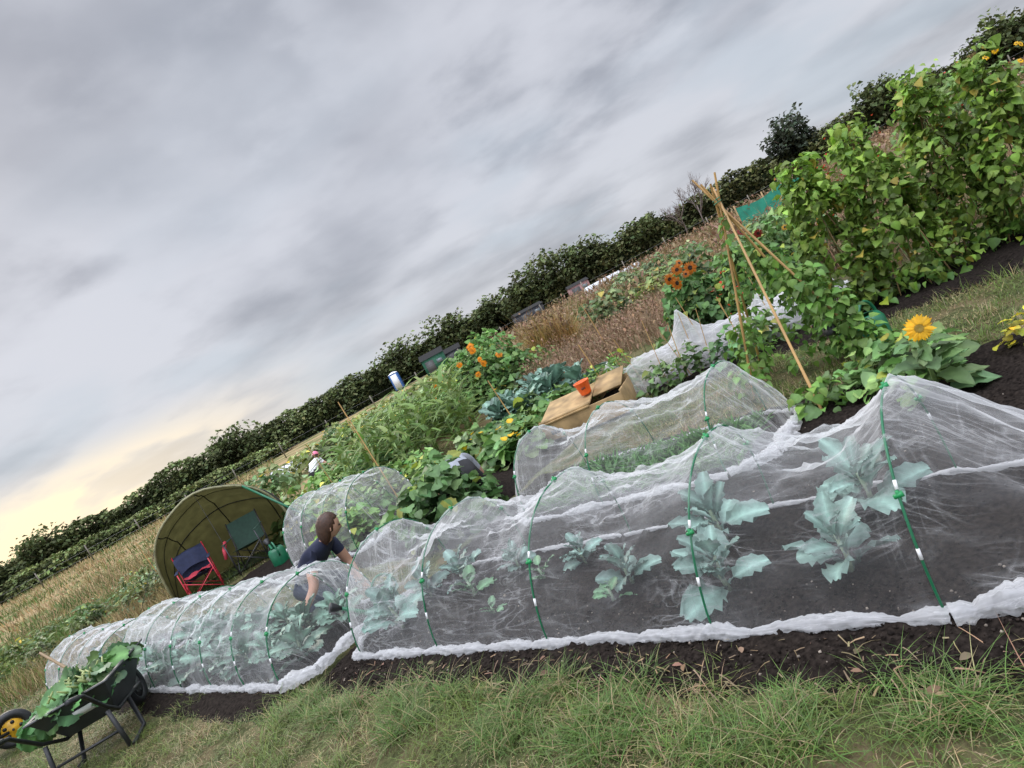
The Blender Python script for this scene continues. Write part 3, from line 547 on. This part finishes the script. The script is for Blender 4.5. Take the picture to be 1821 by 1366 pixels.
def bare_tree(x,y,h):
    C=Cloud()
    def br(p,d,l,r,lev):
        q=p+d*l; C.add(*tube([p,p.lerp(q,.5)+Vector((U(-.05,.05),0,0))*l,q],[r,r*.8,r*.6],4),(.22,.18,.17))
        if lev==0: return
        for _ in range(4 if lev>1 else 3):
            dd=(d+Vector((U(-.8,.8),U(-.8,.8),U(-.1,.6)))).normalized(); br(p.lerp(q,U(.5,1)),dd,l*.66,r*.6,lev-1)
    br(Vector((x,y,0)),Vector((.05,0,1)),h*.42,.07,4); C.make('bare_tree',F_dry)
bare_tree(20.9,57,5.3); bare_tree(19.2,57,4.6)
# ---------------------------------------------------------------- primitives for built things
def boxV(c,s,R=None):
    c=Vector(c); V=[]
    for z in (-.5,.5):
        for x,y in ((-.5,-.5),(.5,-.5),(.5,.5),(-.5,.5)):
            v=Vector((x*s[0],y*s[1],z*s[2])); v=R@v if R else v; V.append(tuple(c+v))
    return np.array(V),np.array([(0,3,2,1),(4,5,6,7),(0,1,5,4),(1,2,6,5),(2,3,7,6),(3,0,4,7)])
def part(name,e,VF,m,smooth=False,col=(.5,.5,.5),bev=0):
    o=obj(name,VF[0],VF[1],m,np.broadcast_to(np.array(col,float),(len(VF[0]),3)),smooth,parent=e)
    if bev: b=o.modifiers.new('b','BEVEL'); b.width=bev; b.segments=2
    return o
def lathe(prof,k=20,c=(0,0,0)):
    V=[(c[0]+r*math.cos(2*math.pi*j/k),c[1]+r*math.sin(2*math.pi*j/k),c[2]+z) for r,z in prof for j in range(k)]
    return np.array(V),grid_faces(len(prof),k,True)
e=empty('cold_frame',(.66,7.75,0)); e.rotation_euler=(0,0,math.radians(-24)); 
for sy in (-.3,.3): part('side_board',e,boxV((0,sy,.14 if sy<0 else .17),(1.05,.022,.24 if sy<0 else .32)),WOOD,bev=.003)
for sx in (-.52,.52): part('end_board',e,boxV((sx,0,.15),(.022,.575,.27)),WOOD,bev=.003)
R=Matrix.Rotation(math.radians(9),3,'X'); part('lid',e,boxV((-.2,.0,.315),(.66,.68,.02),R),WOOD,bev=.003)
part('lid_batten',e,boxV((-.2,-.3,.285),(.66,.04,.03),R),WOOD); part('compost',e,boxV((0.35,0,.16),(.3,.55,.1)),SOILM)
R2=Matrix.Rotation(math.radians(14),3,'X'); part('open_lid',e,boxV((.34,.10,.36),(.36,.46,.018),R2),WOOD)
for i,dx in enumerate((-.06,.0,.06)): part('handle_hole',e,boxV((-.38+dx*.6,-.3125,.14),(.03,.004,.05)),BLACKP)
ORG=mat('orange_plastic',(.85,.13,.02),.4,.1)
e=empty('orange_bucket',(.72,7.72,.345)); e.scale=(.85,.85,.85); part('bucket_body',e,lathe([(.0,.0),(.075,0),(.08,.02),(.105,.17),(.115,.175),(.115,.19),(.102,.19),(.075,.02),(.0,.015)]),ORG,True)
part('handle',e,tube([(.11*math.cos(q),.11*math.sin(q)*.3-.02,.17-.06*math.sin(q)) for q in np.linspace(0,math.pi,12)],.003,5),ORG,True)
for i in range(3): part('lettering_mark',e,boxV((-.04+.02*i,-.1035,.10),(.012,.003,.03)),BLACKP)
def drape(name,c0,c1,W,peaks,m=FLEECE,seed=0,hb=.25):
    c0=Vector(c0);c1=Vector(c1); d=(c1-c0); L_=d.length; d/=L_; s=Vector((-d.y,d.x,0)); a,b=90,50; V=[];UV=[]
    for i in range(a):
        u=i/(a-1)
        for j in range(b):
            v=j/(b-1)*2-1; p=c0+d*u*L_+s*v*W/2
            z=hb*(1-v**4)*min(1,u*9,(1-u)*9)
            for (pu,pv,ph) in peaks: 
                r=math.hypot((u-pu)*L_,(v-pv)*W/2); z=max(z,ph*math.exp(-r*2.6))
            z=max(0,z)*(1 if abs(v)<.97 else .1)+.04*nz(u*L_*5,v*4,seed)+.03*nz(u*L_*14,v*5,seed); V.append((p.x+.02*nz(u*20,v*5,3),p.y,max(.02,z))); UV.append((u*L_,v*W/2))
    return obj(name,V,grid_faces(a,b),m,uv=UV)
drape('crop_netting',(1.15,8.35,0),(3.5,6.95,0),.95,[(.03,-.2,.50),(.40,.1,.72),(.72,0,.55),(.95,0,.55)],seed=3,hb=.36)
drape('white_fleece',(3.0,7.6,0),(3.7,7.1,0),.6,[(.3,0,.4),(.7,0,.35)],HEM,seed=8,hb=.2)
C=Cloud()
for i in range(16):
    x=U(1.2,3.4); y=8.0-(x-1.3)*.6+U(-.4,.3); cane(C,(x,y,0),(x+U(-.12,.12),y+U(-.1,.1),U(.6,.9)),.0045)
C.make('support_canes',F_plain)
C=Cloud()
for (x,y,h) in [(-2.0,8.6,1.62),(-2.6,11,1.3),(-1.,12.5,1.3),(2.0,13,1.1),(-4,13,1.2),(-7.6,12.6,1.1),(-.2,9.4,.9),(1.1,8.8,.8)]: cane(C,(x,y,0),(x-.08,y,h),.009)
C.make('bamboo_canes',F_plain)
# ---------------------------------------------------------------- watering cans
def watering_can(loc,rz,s=1.):
    e=empty('watering_can',loc); e.rotation_euler=(0,0,rz); e.scale=(s,s,s)
    part('body',e,lathe([(0,0),(.1,0),(.11,.02),(.105,.2),(.085,.235),(.07,.24),(.055,.24)]),GREENP,True)
    part('spout',e,tube([(.09,0,.05),(.2,0,.14),(.33,0,.27)],[.03,.018,.013],8),GREENP,True)
    part('rose',e,tube([(.325,0,.265),(.35,0,.285),(.39,0,.315),(.4,0,.322)],[.014,.025,.042,.04],12),BLACKP,True)
    part('handle',e,tube([(.05*math.cos(q)*2-.03,0,.2+.12*math.sin(q)) for q in np.linspace(-.3,math.pi+.5,14)],.011,7),GREENP,True)
watering_can((2.68,5.1,0),math.radians(-150),1.2); watering_can((-3.95,9.1,0),math.radians(120),1.1)
watering_can((-1.62,4.98,.0),math.radians(205),.95)
# ---------------------------------------------------------------- wheelbarrow
def wheelbarrow(loc,rz,leaves=True):
    e=empty('wheelbarrow',loc); e.rotation_euler=(0,0,rz)   # +Y = forward (wheel)
    def ring(y0,y1,w,z): return [(-w,y0,z),(w,y0,z),(w,y1,z),(-w,y1,z)]
    rings=[ring(-.2,.28,.19,.27),ring(-.36,.5,.30,.54),ring(-.385,.53,.325,.545),ring(-.385,.53,.325,.56),ring(-.345,.485,.285,.56),ring(-.19,.27,.18,.285)]
    V=np.array(sum(rings,[])); F=np.concatenate([grid_faces(6,4,True),[(0,3,2,1),(20,21,22,23)]]); part('tray',e,(V,F),mat('tray_plastic',(.03,.033,.035),.5,.3,8),bev=.01)
    for s in (-1,1):
        part('frame_rail',e,tube([(s*.27,-.78,.62),(s*.27,-.66,.59),(s*.25,-.42,.38),(s*.21,-.2,.27),(s*.17,.25,.25),(s*.06,.62,.19)],.016,8),BLACKP,True)
        part('grip',e,tube([(s*.27,-.86,.635),(s*.27,-.72,.605)],.022,8),BLACKP,True)
        part('leg',e,tube([(s*.24,-.42,.35),(s*.27,-.46,.03),(s*.27,-.38,.015),(s*.25,-.08,.02),(s*.21,.02,.26)],.018,8),BLACKP,True)
    part('leg_brace',e,tube([(-.255,-.40,.16),(.255,-.40,.16)],.012,6),BLACKP,True)
    part('label',e,boxV((.05,-.300,.42),(.15,.004,.07),Matrix.Rotation(math.radians(30),3,'X')),WHITEP)
    q=np.linspace(0,2*math.pi,25)
    part('tyre',e,tube([(0,.66+.15*math.cos(a),.19+.15*math.sin(a)) for a in q],.045,10,False),BLACKP,True)
    YEL=mat('wheel_hub_paint',(.65,.36,.02) if not leaves else (.05,.05,.05),.4); V=[];
    for x,r in ((-.035,.0),(-.035,.04),(-.03,.045),(-.03,.105),(.03,.105),(.03,.045),(.035,.04),(.035,0)):
        for j in range(16): V.append((x,.66+r*math.cos(j*math.pi/8),.19+r*math.sin(j*math.pi/8)))
    part('wheel_hub',e,(np.array(V),grid_faces(8,16,True)),YEL,True)
    for i in range(5):
        a=i*1.2566
        for sx in (-1,1): part('hub_recess',e,tube([(sx*.0285,.66+.075*math.cos(a),.19+.075*math.sin(a)),(sx*.0325,.66+.075*math.cos(a),.19+.075*math.sin(a))],.02,8),BLACKP)
    part('axle',e,tube([(-.07,.66,.19),(.07,.66,.19)],.012,6),BLACKP)
    if leaves:
        C=Cloud(); n_=120; a=U(0,6.28,n_); r=U(0,1,n_)**.5; pos=np.column_stack([.26*r*np.cos(a)-.03,.08+.36*r*np.sin(a),.50+.12*(1-r)+U(0,.04,n_)])
        C.add(*scat(T_brass,pos,yawout(a+U(-1.2,1.2,n_)),U(-.5,.5,n_),U(-1.,1.,n_),U(.14,.26,n_),vcol((.12,.24,.095),n_,.65,.2),wid=1.4))
        n_=16; pos=np.column_stack([U(-.36,-.28,n_),U(-.3,.2,n_),U(.45,.58,n_)]); C.add(*scat(T_brass,pos,yawout(np.full(n_,math.pi)+U(-.6,.6,n_)),U(-1.2,-.3,n_),U(-.5,.5,n_),U(.18,.26,n_),vcol((.14,.28,.11),n_,.4),wid=1.4))
        for i in range(34):
            x=U(-.2,.2);y=U(-.32,.1);aa=U(0,6); C.add(*tube([(x,y,.6),(x+.07*math.cos(aa),y+.07*math.sin(aa),.66)],[.010,.006],6),(.42,.48,.2))
        C.make('harvested_leaves',F_leaf,parent=e)
    return e
wheelbarrow((-4.27,5.42,0),math.radians(12)); wheelbarrow((-6.85,6.50,0),math.radians(-50),False)
C=Cloud(); cane(C,(-5.6,7.3,.02),(-6.15,7.5,.7),.018,(.32,.22,.12)); C.make('spade_handle',F_plain)
# ---------------------------------------------------------------- bivvy tent
OLIVE=mat('olive_canvas',(.085,.08,.03),.7,.25,6,trans=.4)
e=empty('shelter_tent',(-5.1,10.35,0)); e.rotation_euler=(0,0,math.radians(14)); W_,H_,Dp=1.02,1.36,1.15
V=[];a_,b_=15,25
def tentp(i,j,sc=1.):
    ph=math.pi*.5*i/(a_-1)
    th=math.pi*j/(b_-1); r=math.sin(th)**.62; c_=-math.cos(th); x=math.copysign(abs(c_)**.9,c_)*W_
    pk=1+.05*math.exp(-((j-12)/2.2)**2)
    rib=1-.035*abs(math.sin(i*math.pi/3.5)); lean=-.22*r
    return Vector((x*sc,(math.sin(ph)**1.1*Dp*(r**.7)+lean*(1-i/(a_-1)))*sc*rib,(math.cos(ph)**.7 if i<a_-1 else 0)*H_*r*rib*sc*pk))
for i in range(a_):
    for j in range(b_): V.append(tuple(tentp(i,j)))
part('canopy',e,(np.array(V),grid_faces(a_,b_)),OLIVE,True)
for i in (0,4,8): part('rib_pole',e,tube([tentp(i,j,1.006) for j in range(b_)],.012,6),BLACKP,True)
for j in (6,12,18): part('seam_pole',e,tube([tentp(i,j,.992) for i in range(a_)],.009,6),BLACKP,True)
part('front_trim',e,tube([tentp(0,j,1.0)+Vector((0,-.02,0)) for j in range(b_)],[.018]*b_,6),mat('trim_tape',(.24,.23,.12),.6),True)
part('groundsheet',e,(np.array([(-W_*.98,-.1,.012),(W_*.98,-.1,.012),(W_*.7,Dp*.7,.012),(-W_*.7,Dp*.7,.012)]),np.array([(0,1,2,3)])),mat('groundsheet_green',(.03,.05,.02),.8))
part('guy_strap',e,tube([tentp(0,17)+Vector((0,-.03,0)),Vector((1.5,-.6,.02))],.018,6),GREENP,True)
part('guy_line',e,tube([tentp(0,12),Vector((.2,-1.1,.02))],.003,4),BLACKP); part('guy_line',e,tube([tentp(0,5),Vector((-1.5,-.7,.02))],.003,4),BLACKP)
def chair(loc,rz,fab,frame):
    e=empty('folding_chair',loc); e.rotation_euler=(0,0,rz)   # faces -Y
    def fabm(pts): 
        n=9;V=[]
        for i in range(n):
            for j in range(n):
                u,v=i/(n-1),j/(n-1); p=(Vector(pts[0])*(1-u)+Vector(pts[1])*u)*(1-v)+(Vector(pts[3])*(1-u)+Vector(pts[2])*u)*v
                p.z-=.05*math.sin(math.pi*u)*math.sin(math.pi*v); p.y+=.03*math.sin(math.pi*u); V.append(tuple(p))
        return np.array(V),grid_faces(n,n)
    part('seat',e,fabm([(-.25,-.24,.44),(.25,-.24,.44),(.25,.2,.40),(-.25,.2,.40)]),fab,True)
    part('backrest',e,fabm([(-.25,.2,.40),(.25,.2,.40),(.26,.34,.88),(-.26,.34,.88)]),fab,True)
    for s in (-1,1):
        part('back_post',e,tube([(s*.27,.12,.02),(s*.27,.22,.45),(s*.27,.35,.9)],.011,6),frame,True)
        part('front_post',e,tube([(s*.27,-.26,.02),(s*.27,-.27,.62)],.011,6),frame,True)
        part('side_brace',e,tube([(s*.27,-.26,.04),(s*.27,.2,.42)],.009,6),frame); part('side_brace',e,tube([(s*.27,.14,.04),(s*.27,-.26,.42)],.009,6),frame)
        part('armrest',e,boxV((s*.28,-.02,.635),(.06,.52,.012)),fab,bev=.004)
    for y in (-.26,.14):
        part('cross_brace',e,tube([(-.27,y,.04),(.27,y,.42)],.009,6),frame); part('cross_brace',e,tube([(.27,y,.04),(-.27,y,.42)],.009,6),frame)
    return e
RED=mat('red_fabric',(.40,.03,.05),.7); NAVY=mat('navy_fabric',(.015,.022,.06),.8,.2); DKG=mat('dark_green_fabric',(.012,.04,.025),.8,.2); STEEL=mat('steel_frame',(.05,.05,.055),.4,.1,metal=.6); REDF=mat('red_frame',(.5,.03,.05),.45)
c=chair((-5.5,9.95,.0),math.radians(24),NAVY,REDF); c.scale=(.85,.85,.8)
V=[];
for i in range(12):
    for j in range(14):
        u,v=i/11*2-1,j/13; y=.37+.03*math.sin(v*9+u*3) if v>.35 else .24-.02*math.sin(u*5); z=.93-.06*u*u-(abs(v-.35))*.95; V.append((u*(.25+.02*math.sin(v*7)),y-.3*(v<.35)*(.35-v),z))
part('jacket',c,(np.array(V),grid_faces(12,14)),NAVY,True)
part('red_blanket',c,(np.array([(x*.23,-.2+.1*y,.455+.03*math.sin(x*4+y*3)) for y in range(4) for x in np.linspace(-1,1,8)]),grid_faces(4,8)),RED,True)
c=chair((-4.72,10.15,.0),math.radians(8),DKG,STEEL); c.scale=(.9,.9,.85)
part('red_sleeve',c,tube([(-.28,-.1,.66),(-.3,-.25,.55),(-.33,-.3,.4)],[.03,.035,.025],7),RED,True)
# ---------------------------------------------------------------- people
SKIN=mat('skin',(.48,.27,.19),.5,.08,trans=0); HAIR=mat('brown_hair',(.055,.024,.012),.5,.4,60,bump=.5); TEE=mat('navy_tshirt',(.018,.022,.05),.85,.2); JEAN=mat('jeans',(.03,.04,.07),.85,.25)
GREYT=mat('grey_tshirt',(.30,.32,.36),.85,.15); DARKT=mat('dark_trousers',(.02,.02,.022),.85,.2); SHOE=mat('boots',(.03,.025,.02),.6); PINK=mat('pink_cap',(.8,.22,.35),.6); WHT=mat('white_shirt',(.7,.7,.72),.8,.08)
EYE=mat('eye_dark',(.02,.015,.01),.2); LIP=mat('lips',(.4,.13,.11),.5)
def skinned(name,J,E,root,labels,mats,parent,sub=2):
    keys=list(J); me=D.meshes.new(name); me.from_pydata([tuple(J[k][0]) for k in keys],[(keys.index(a),keys.index(b)) for a,b in E],[])
    o=D.objects.new(name,me); COL.objects.link(o); md=o.modifiers.new('s','SKIN'); md.use_smooth_shade=True
    sv=me.skin_vertices[0].data
    for i,k in enumerate(keys): r=J[k][1]; sv[i].radius=(r,r) if not hasattr(r,'__len__') else r; sv[i].use_root=(k==root)
    sb=o.modifiers.new('u','SUBSURF'); sb.levels=sub; sb.render_levels=sub
    dg=bpy.context.evaluated_depsgraph_get(); m2=D.meshes.new_from_object(o.evaluated_get(dg)); D.objects.remove(o)
    for m in mats: m2.materials.append(m)
    segs=[(Vector(J[a][0]),Vector(J[b][0]),labels.get((a,b),0)) for a,b in E]
    for p in m2.polygons:
        c=p.center; best=1e9
        for a,b,l in segs:
            d=b-a; k=max(0,min(1,(c-a).dot(d)/max(d.length_squared,1e-9))); q=(c-a-d*k).length
            if q<best: best=q;bl=l
        p.material_index=bl; p.use_smooth=True
    o2=D.objects.new(name,m2); COL.objects.link(o2); o2.parent=parent; return o2
def hand(parent,w,d,nrm,side):
    w=Vector(w);d=Vector(d).normalized(); nrm=Vector(nrm); nrm=(nrm-d*nrm.dot(d)).normalized(); s=d.cross(nrm)*side
    J={'w':(w,.024),'p':(w+d*.045,(.034,.018))};E=[('w','p')]
    for i,(o_,l) in enumerate([(-.03,.062),(-.01,.075),(.011,.07),(.03,.052)]):
        k=w+d*.085+s*o_; a=k+d*l*.5+nrm*l*.12; b=a+d*l*.35+nrm*l*.38
        J[f'k{i}']=(k,.0105);J[f'a{i}']=(a,.0085);J[f'b{i}']=(b,.0065); E+=[('p',f'k{i}'),(f'k{i}',f'a{i}'),(f'a{i}',f'b{i}')]
    k=w+d*.03-s*.035+nrm*.008;a=k+d*.03-s*.022+nrm*.012;b=a+d*.028+nrm*.012
    J['t0']=(k,.013);J['t1']=(a,.0105);J['t2']=(b,.008); E+=[('w','t0'),('t0','t1'),('t1','t2')]
    skinned('hand',J,E,'w',{},[SKIN],parent,1)
def np_ell(c,r,R,s=(1,1,1)):
    V=[tuple(c+R@Vector((math.sin(p)*math.cos(t)*r*s[0],math.sin(p)*math.sin(t)*r*s[1],math.cos(p)*r*s[2]))) for p in np.linspace(0,math.pi,9) for t in np.linspace(0,2*math.pi,13)[:-1]]
    return np.array(V),grid_faces(9,12,True)
def head(parent,c,face,up,hairm,hairl=.1,cap=None):
    c=Vector(c); f=Vector(face).normalized(); up=Vector(up); up=(up-f*up.dot(f)).normalized(); r=f.cross(up)
    R=Matrix((r,f,up)).transposed(); a,b=18,24; V=[];HV=[]
    for i in range(a+1):
        ph=math.pi*i/a
        for j in range(b):
            th=2*math.pi*j/b; x=math.sin(ph)*math.cos(th);y=math.sin(ph)*math.sin(th);z=math.cos(ph)
            k=1-.28*max(0,-z)**1.3; v=Vector((x*.074*k,y*.092*(1-.15*max(0,-z)*(y<0)),z*.112))
            if y>.2:
                v.y+=.022*math.exp(-((x/.16)**2+((z+.18)/.2)**2)); v.y-=.008*(math.exp(-(((x-.38)/.2)**2+((z-.05)/.14)**2))+math.exp(-(((x+.38)/.2)**2+((z-.05)/.14)**2))); v.y+=.006*math.exp(-((x/.3)**2+((z+.6)/.12)**2)); v.y+=.01*math.exp(-((x/.3)**2+((z+.85)/.15)**2))
            V.append(tuple(c+R@v))
            cover=(y< .35+.5*z) or z>.62
            q=Vector((x*.084,y*.102-.006,z*(.122 if z>0 else (.112+hairl*.6 if y<.1 else .112)))); q*=1+.07*nz(th*4,z*2,1,2.)
            if not cover: q=Vector((v.x*.8,v.y*.8,v.z*.8))
            HV.append(tuple(c+R@q))
    F=grid_faces(a+1,b,True); part('head',parent,(np.array(V),F),SKIN,True); part('hair',parent,(np.array(HV),F),hairm,True)
    for s in (-1,1):
        part('eye',parent,tuple(np_ell(c+R@Vector((s*.028,.083,.008)),.010,R)),EYE,True); part('ear',parent,tuple(np_ell(c+R@Vector((s*.076,.0,-.005)),.022,R,(.35,.6,1.2))),SKIN,True)
    part('mouth',parent,tuple(np_ell(c+R@Vector((0,.084,-.058)),.018,R,(1,.25,.22))),LIP,True)
    if cap:
        V=[tuple(c+R@Vector((math.sin(p_)*math.cos(t_)*.09,math.sin(p_)*math.sin(t_)*.108,.03+math.cos(p_)*.11))) for p_ in np.linspace(0,math.pi/2,8) for t_ in np.linspace(0,2*math.pi,21)[:-1]]
        part('cap',parent,(np.array(V),grid_faces(8,20,True)),cap,True); V=[tuple(c+R@Vector((x*.08,.09+y*.09*(1-x*x*.5),.035-.02*y-.02*x*x))) for y in (0,.5,1) for x in (-1,-.5,0,.5,1)]
        part('cap_peak',parent,(np.array(V),grid_faces(3,5)),cap,True)
def person(name,loc,rz,Jp,top,bot,hairm,hairl,hd,cap=None,sleeve=.5,s=1.):
    e=empty(name,loc); e.rotation_euler=(0,0,rz); e.scale=(s,s,s)
    J={k:(Vector(v[0]),v[1]) for k,v in Jp.items()}
    for sd in 'LR':
        J['m'+sd]=(J['s'+sd][0].lerp(J['e'+sd][0],sleeve),J['s'+sd][1]*.88)
    E=[('pel','spi'),('spi','che'),('che','nec'),('nec','hea')]; lab={('pel','spi'):0,('spi','che'):0,('che','nec'):0,('nec','hea'):2}
    for sd in 'LR':
        E+=[('che','s'+sd),('s'+sd,'m'+sd),('m'+sd,'e'+sd),('e'+sd,'w'+sd),('pel','h'+sd),('h'+sd,'k'+sd),('k'+sd,'a'+sd),('a'+sd,'t'+sd)]
        lab.update({('che','s'+sd):0,('s'+sd,'m'+sd):0,('m'+sd,'e'+sd):2,('e'+sd,'w'+sd):2,('pel','h'+sd):1,('h'+sd,'k'+sd):1,('k'+sd,'a'+sd):1,('a'+sd,'t'+sd):3})
    skinned('body',J,E,'pel',lab,[top,bot,SKIN,SHOE],e)
    for sd,q in (('L',-1),('R',1)):
        hand(e,J['w'+sd][0],J['w'+sd][0]-J['e'+sd][0]+Vector((0,0,-.05)),(0,.2,-1) if abs((J['w'+sd][0]-J['e'+sd][0]).normalized().z)<.8 else (0,1,0),q)
    head(e,J['hea'][0]+Vector(hd[2] if len(hd)>2 else (0,.02,.05)),hd[0],hd[1],hairm,hairl,cap); return e
woman={'pel':((0,0,.27),.14),'spi':((0,.13,.40),.115),'che':((0,.31,.50),.13),'nec':((0,.43,.565),.055),'hea':((0,.48,.60),.05),
 'sL':((-.16,.33,.50),.06),'eL':((-.22,.34,.24),.042),'wL':((-.12,.44,.06),.027),'sR':((.16,.33,.51),.06),'eR':((.33,.36,.29),.042),'wR':((.46,.22,.14),.027),
 'hL':((-.1,.02,.24),.10),'kL':((-.15,.40,.075),.07),'aL':((-.12,-.02,.06),.045),'tL':((-.12,-.17,.04),.035),'hR':((.1,.02,.24),.10),'kR':((.15,.40,.075),.07),'aR':((.12,-.02,.06),.045),'tR':((.12,-.17,.04),.035)}
person('kneeling_woman',(-2.55,6.08,0),math.atan2(-.35,.93)-math.pi/2,woman,TEE,JEAN,HAIR,.10,((-.7,.70,-.40),(-.1,.5,.85),(0,.04,.05)),s=1.05)
bend={'pel':((0,0,.36),.15),'spi':((0,.17,.43),.15),'che':((0,.34,.38),.15),'nec':((0,.48,.28),.06),'hea':((0,.53,.22),.05),
 'sL':((-.18,.36,.35),.065),'eL':((-.22,.42,.16),.045),'wL':((-.16,.52,.05),.03),'sR':((.18,.36,.35),.065),'eR':((.22,.42,.16),.045),'wR':((.16,.52,.05),.03),
 'hL':((-.11,0,.32),.11),'kL':((-.2,.2,.09),.07),'aL':((-.13,-.15,.06),.05),'tL':((-.13,-.3,.04),.04),'hR':((.11,0,.32),.11),'kR':((.2,.2,.09),.07),'aR':((.13,-.15,.06),.05),'tR':((.13,-.3,.04),.04)}
person('bending_person',(-.93,6.72,0),math.radians(8),bend,GREYT,DARKT,HAIR,.02,((0,.4,-.9),(0,.9,.4),(0,.05,-.03)),s=1.08)
person('crouching_person',(-5.95,18.2,0),math.radians(-20),woman,WHT,DARKT,HAIR,.02,((0,.9,-.3),(0,.3,.9)),cap=PINK,s=.95)
# ---------------------------------------------------------------- distant structures
def shed(name,x,y,wd,dp,h,wall,roof,rz=0,pitch=.3):
    e=empty(name,(x,y,0)); e.rotation_euler=(0,0,rz)
    part('walls',e,boxV((0,0,h/2),(wd,dp,h)),wall)
    V=[(-wd/2-.1,-dp/2-.1,h+.01),(wd/2+.1,-dp/2-.1,h+.01),(wd/2+.1,dp/2+.1,h+.01),(-wd/2-.1,dp/2+.1,h+.01),(-wd/2-.1,0,h+pitch*dp),(wd/2+.1,0,h+pitch*dp)]
    obj('roof',V,[(0,1,5,4),(2,3,4,5),(0,4,3),(1,2,5),(0,3,2,1)],roof,parent=e,smooth=False)
    part('door',e,boxV((-wd*.2,-dp/2-.012,h*.43),(.75,.03,h*.82)),mat('door_paint',(.08,.08,.08),.6)); part('window',e,boxV((wd*.25,-dp/2-.012,h*.6),(.5,.03,.35)),mat('window_glass',(.15,.18,.2),.15))
    return e
SG=mat('green_boards',(.015,.10,.055),.7); SD=mat('dark_boards',(.03,.033,.045),.7); RF=mat('felt_roof',(.035,.035,.035),.95,spec=.1); SP=mat('pink_boards',(.36,.2,.2),.7)
shed('garden_shed',-5.0,58,2.0,1.6,1.4,SG,RF); shed('garden_shed',-3.3,60,1.4,1.4,1.0,SD,RF); shed('garden_shed',4.1,58,2.6,1.6,1.05,SD,RF,.2,.15); shed('garden_shed',9.0,58,1.8,1.6,1.0,SP,RF,0,.15); 
e=empty('portable_toilet',(-9.6,64,0)); e.scale=(.85,.85,.85); BLU=mat('blue_plastic',(.04,.13,.38),.4)
part('cabin',e,boxV((0,0,1.),(1.05,1.05,1.9)),BLU,bev=.04); part('door',e,boxV((0,-.54,1.),(.72,.03,1.7)),WHITEP); part('base',e,boxV((0,0,.05),(1.1,1.1,.1)),BLACKP)
V=[(x*.55,y*.55,1.96+.22*math.cos(x*1.4)*math.cos(y*1.4)) for x in np.linspace(-1,1,7) for y in np.linspace(-1,1,7)]; part('roof',e,(np.array(V),grid_faces(7,7)),WHITEP,True)
for (x,y,L_,r) in [(8.6,45,2.6,.62),(11,47,1.7,.5),(-9.3,26,1.2,.42)]:
    e=empty('polytunnel',(x,y,0)); V=[(i*L_/8-L_/2,r*math.cos(q)*-1,r*1.1*math.sin(q)+.01*math.sin(i*3)) for i in range(9) for q in np.linspace(0,math.pi,13)]
    part('cover',e,(np.array(V),grid_faces(9,13)),mat('white_sheeting',(.58,.60,.61),.5,.2),True)
    for i in range(0,9,2): part('hoop',e,tube([(i*L_/8-L_/2,-r*1.01*math.cos(q),r*1.11*math.sin(q)) for q in np.linspace(0,math.pi,13)],.02,5),STEEL)
    for s in (-1,1): part('end_panel',e,(np.array([(s*L_/2,-r*math.cos(q),r*1.08*math.sin(q)*k) for k in (0,1) for q in np.linspace(0,math.pi,13)]),grid_faces(2,13)),WHITEP)
e=empty('green_mesh_fence',(11.4,24,0)); TEAL=mat('teal_mesh',(.02,.24,.16),.6,.3,4)
V=[(x,.08*math.sin(x*2.5),z*(.95+.06*math.sin(x*3))) for x in np.linspace(-1.4,1.9,24) for z in np.linspace(.02,1.1,6)]; part('mesh_panel',e,(np.array(V),grid_faces(24,6)),TEAL,True)
for x in (-1.4,-.3,.8,1.9): part('post',e,tube([(x,-.03,0),(x,-.03,1.2)],.025,6),WOOD)
e=empty('post_and_wire_fence',(0,0,0))
C=Cloud()
for x in np.arange(-60,60,3.4):
    y=47+.12*x if x<0 else 50-.06*x; C.add(*tube([(x,y,0),(x+U(-.05,.05),y,U(1.0,1.25))],.045,5),(.14,.12,.09))
C.make('posts',F_plain,parent=e); C=Cloud()
for z in (.5,.9): C.add(*tube([(-60,39.8,z),(0,47,z)],.006,4),(.2,.2,.2)); C.add(*tube([(0,50,z),(60,46.4,z)],.006,4),(.2,.2,.2))
C.make('wires',F_plain,parent=e)
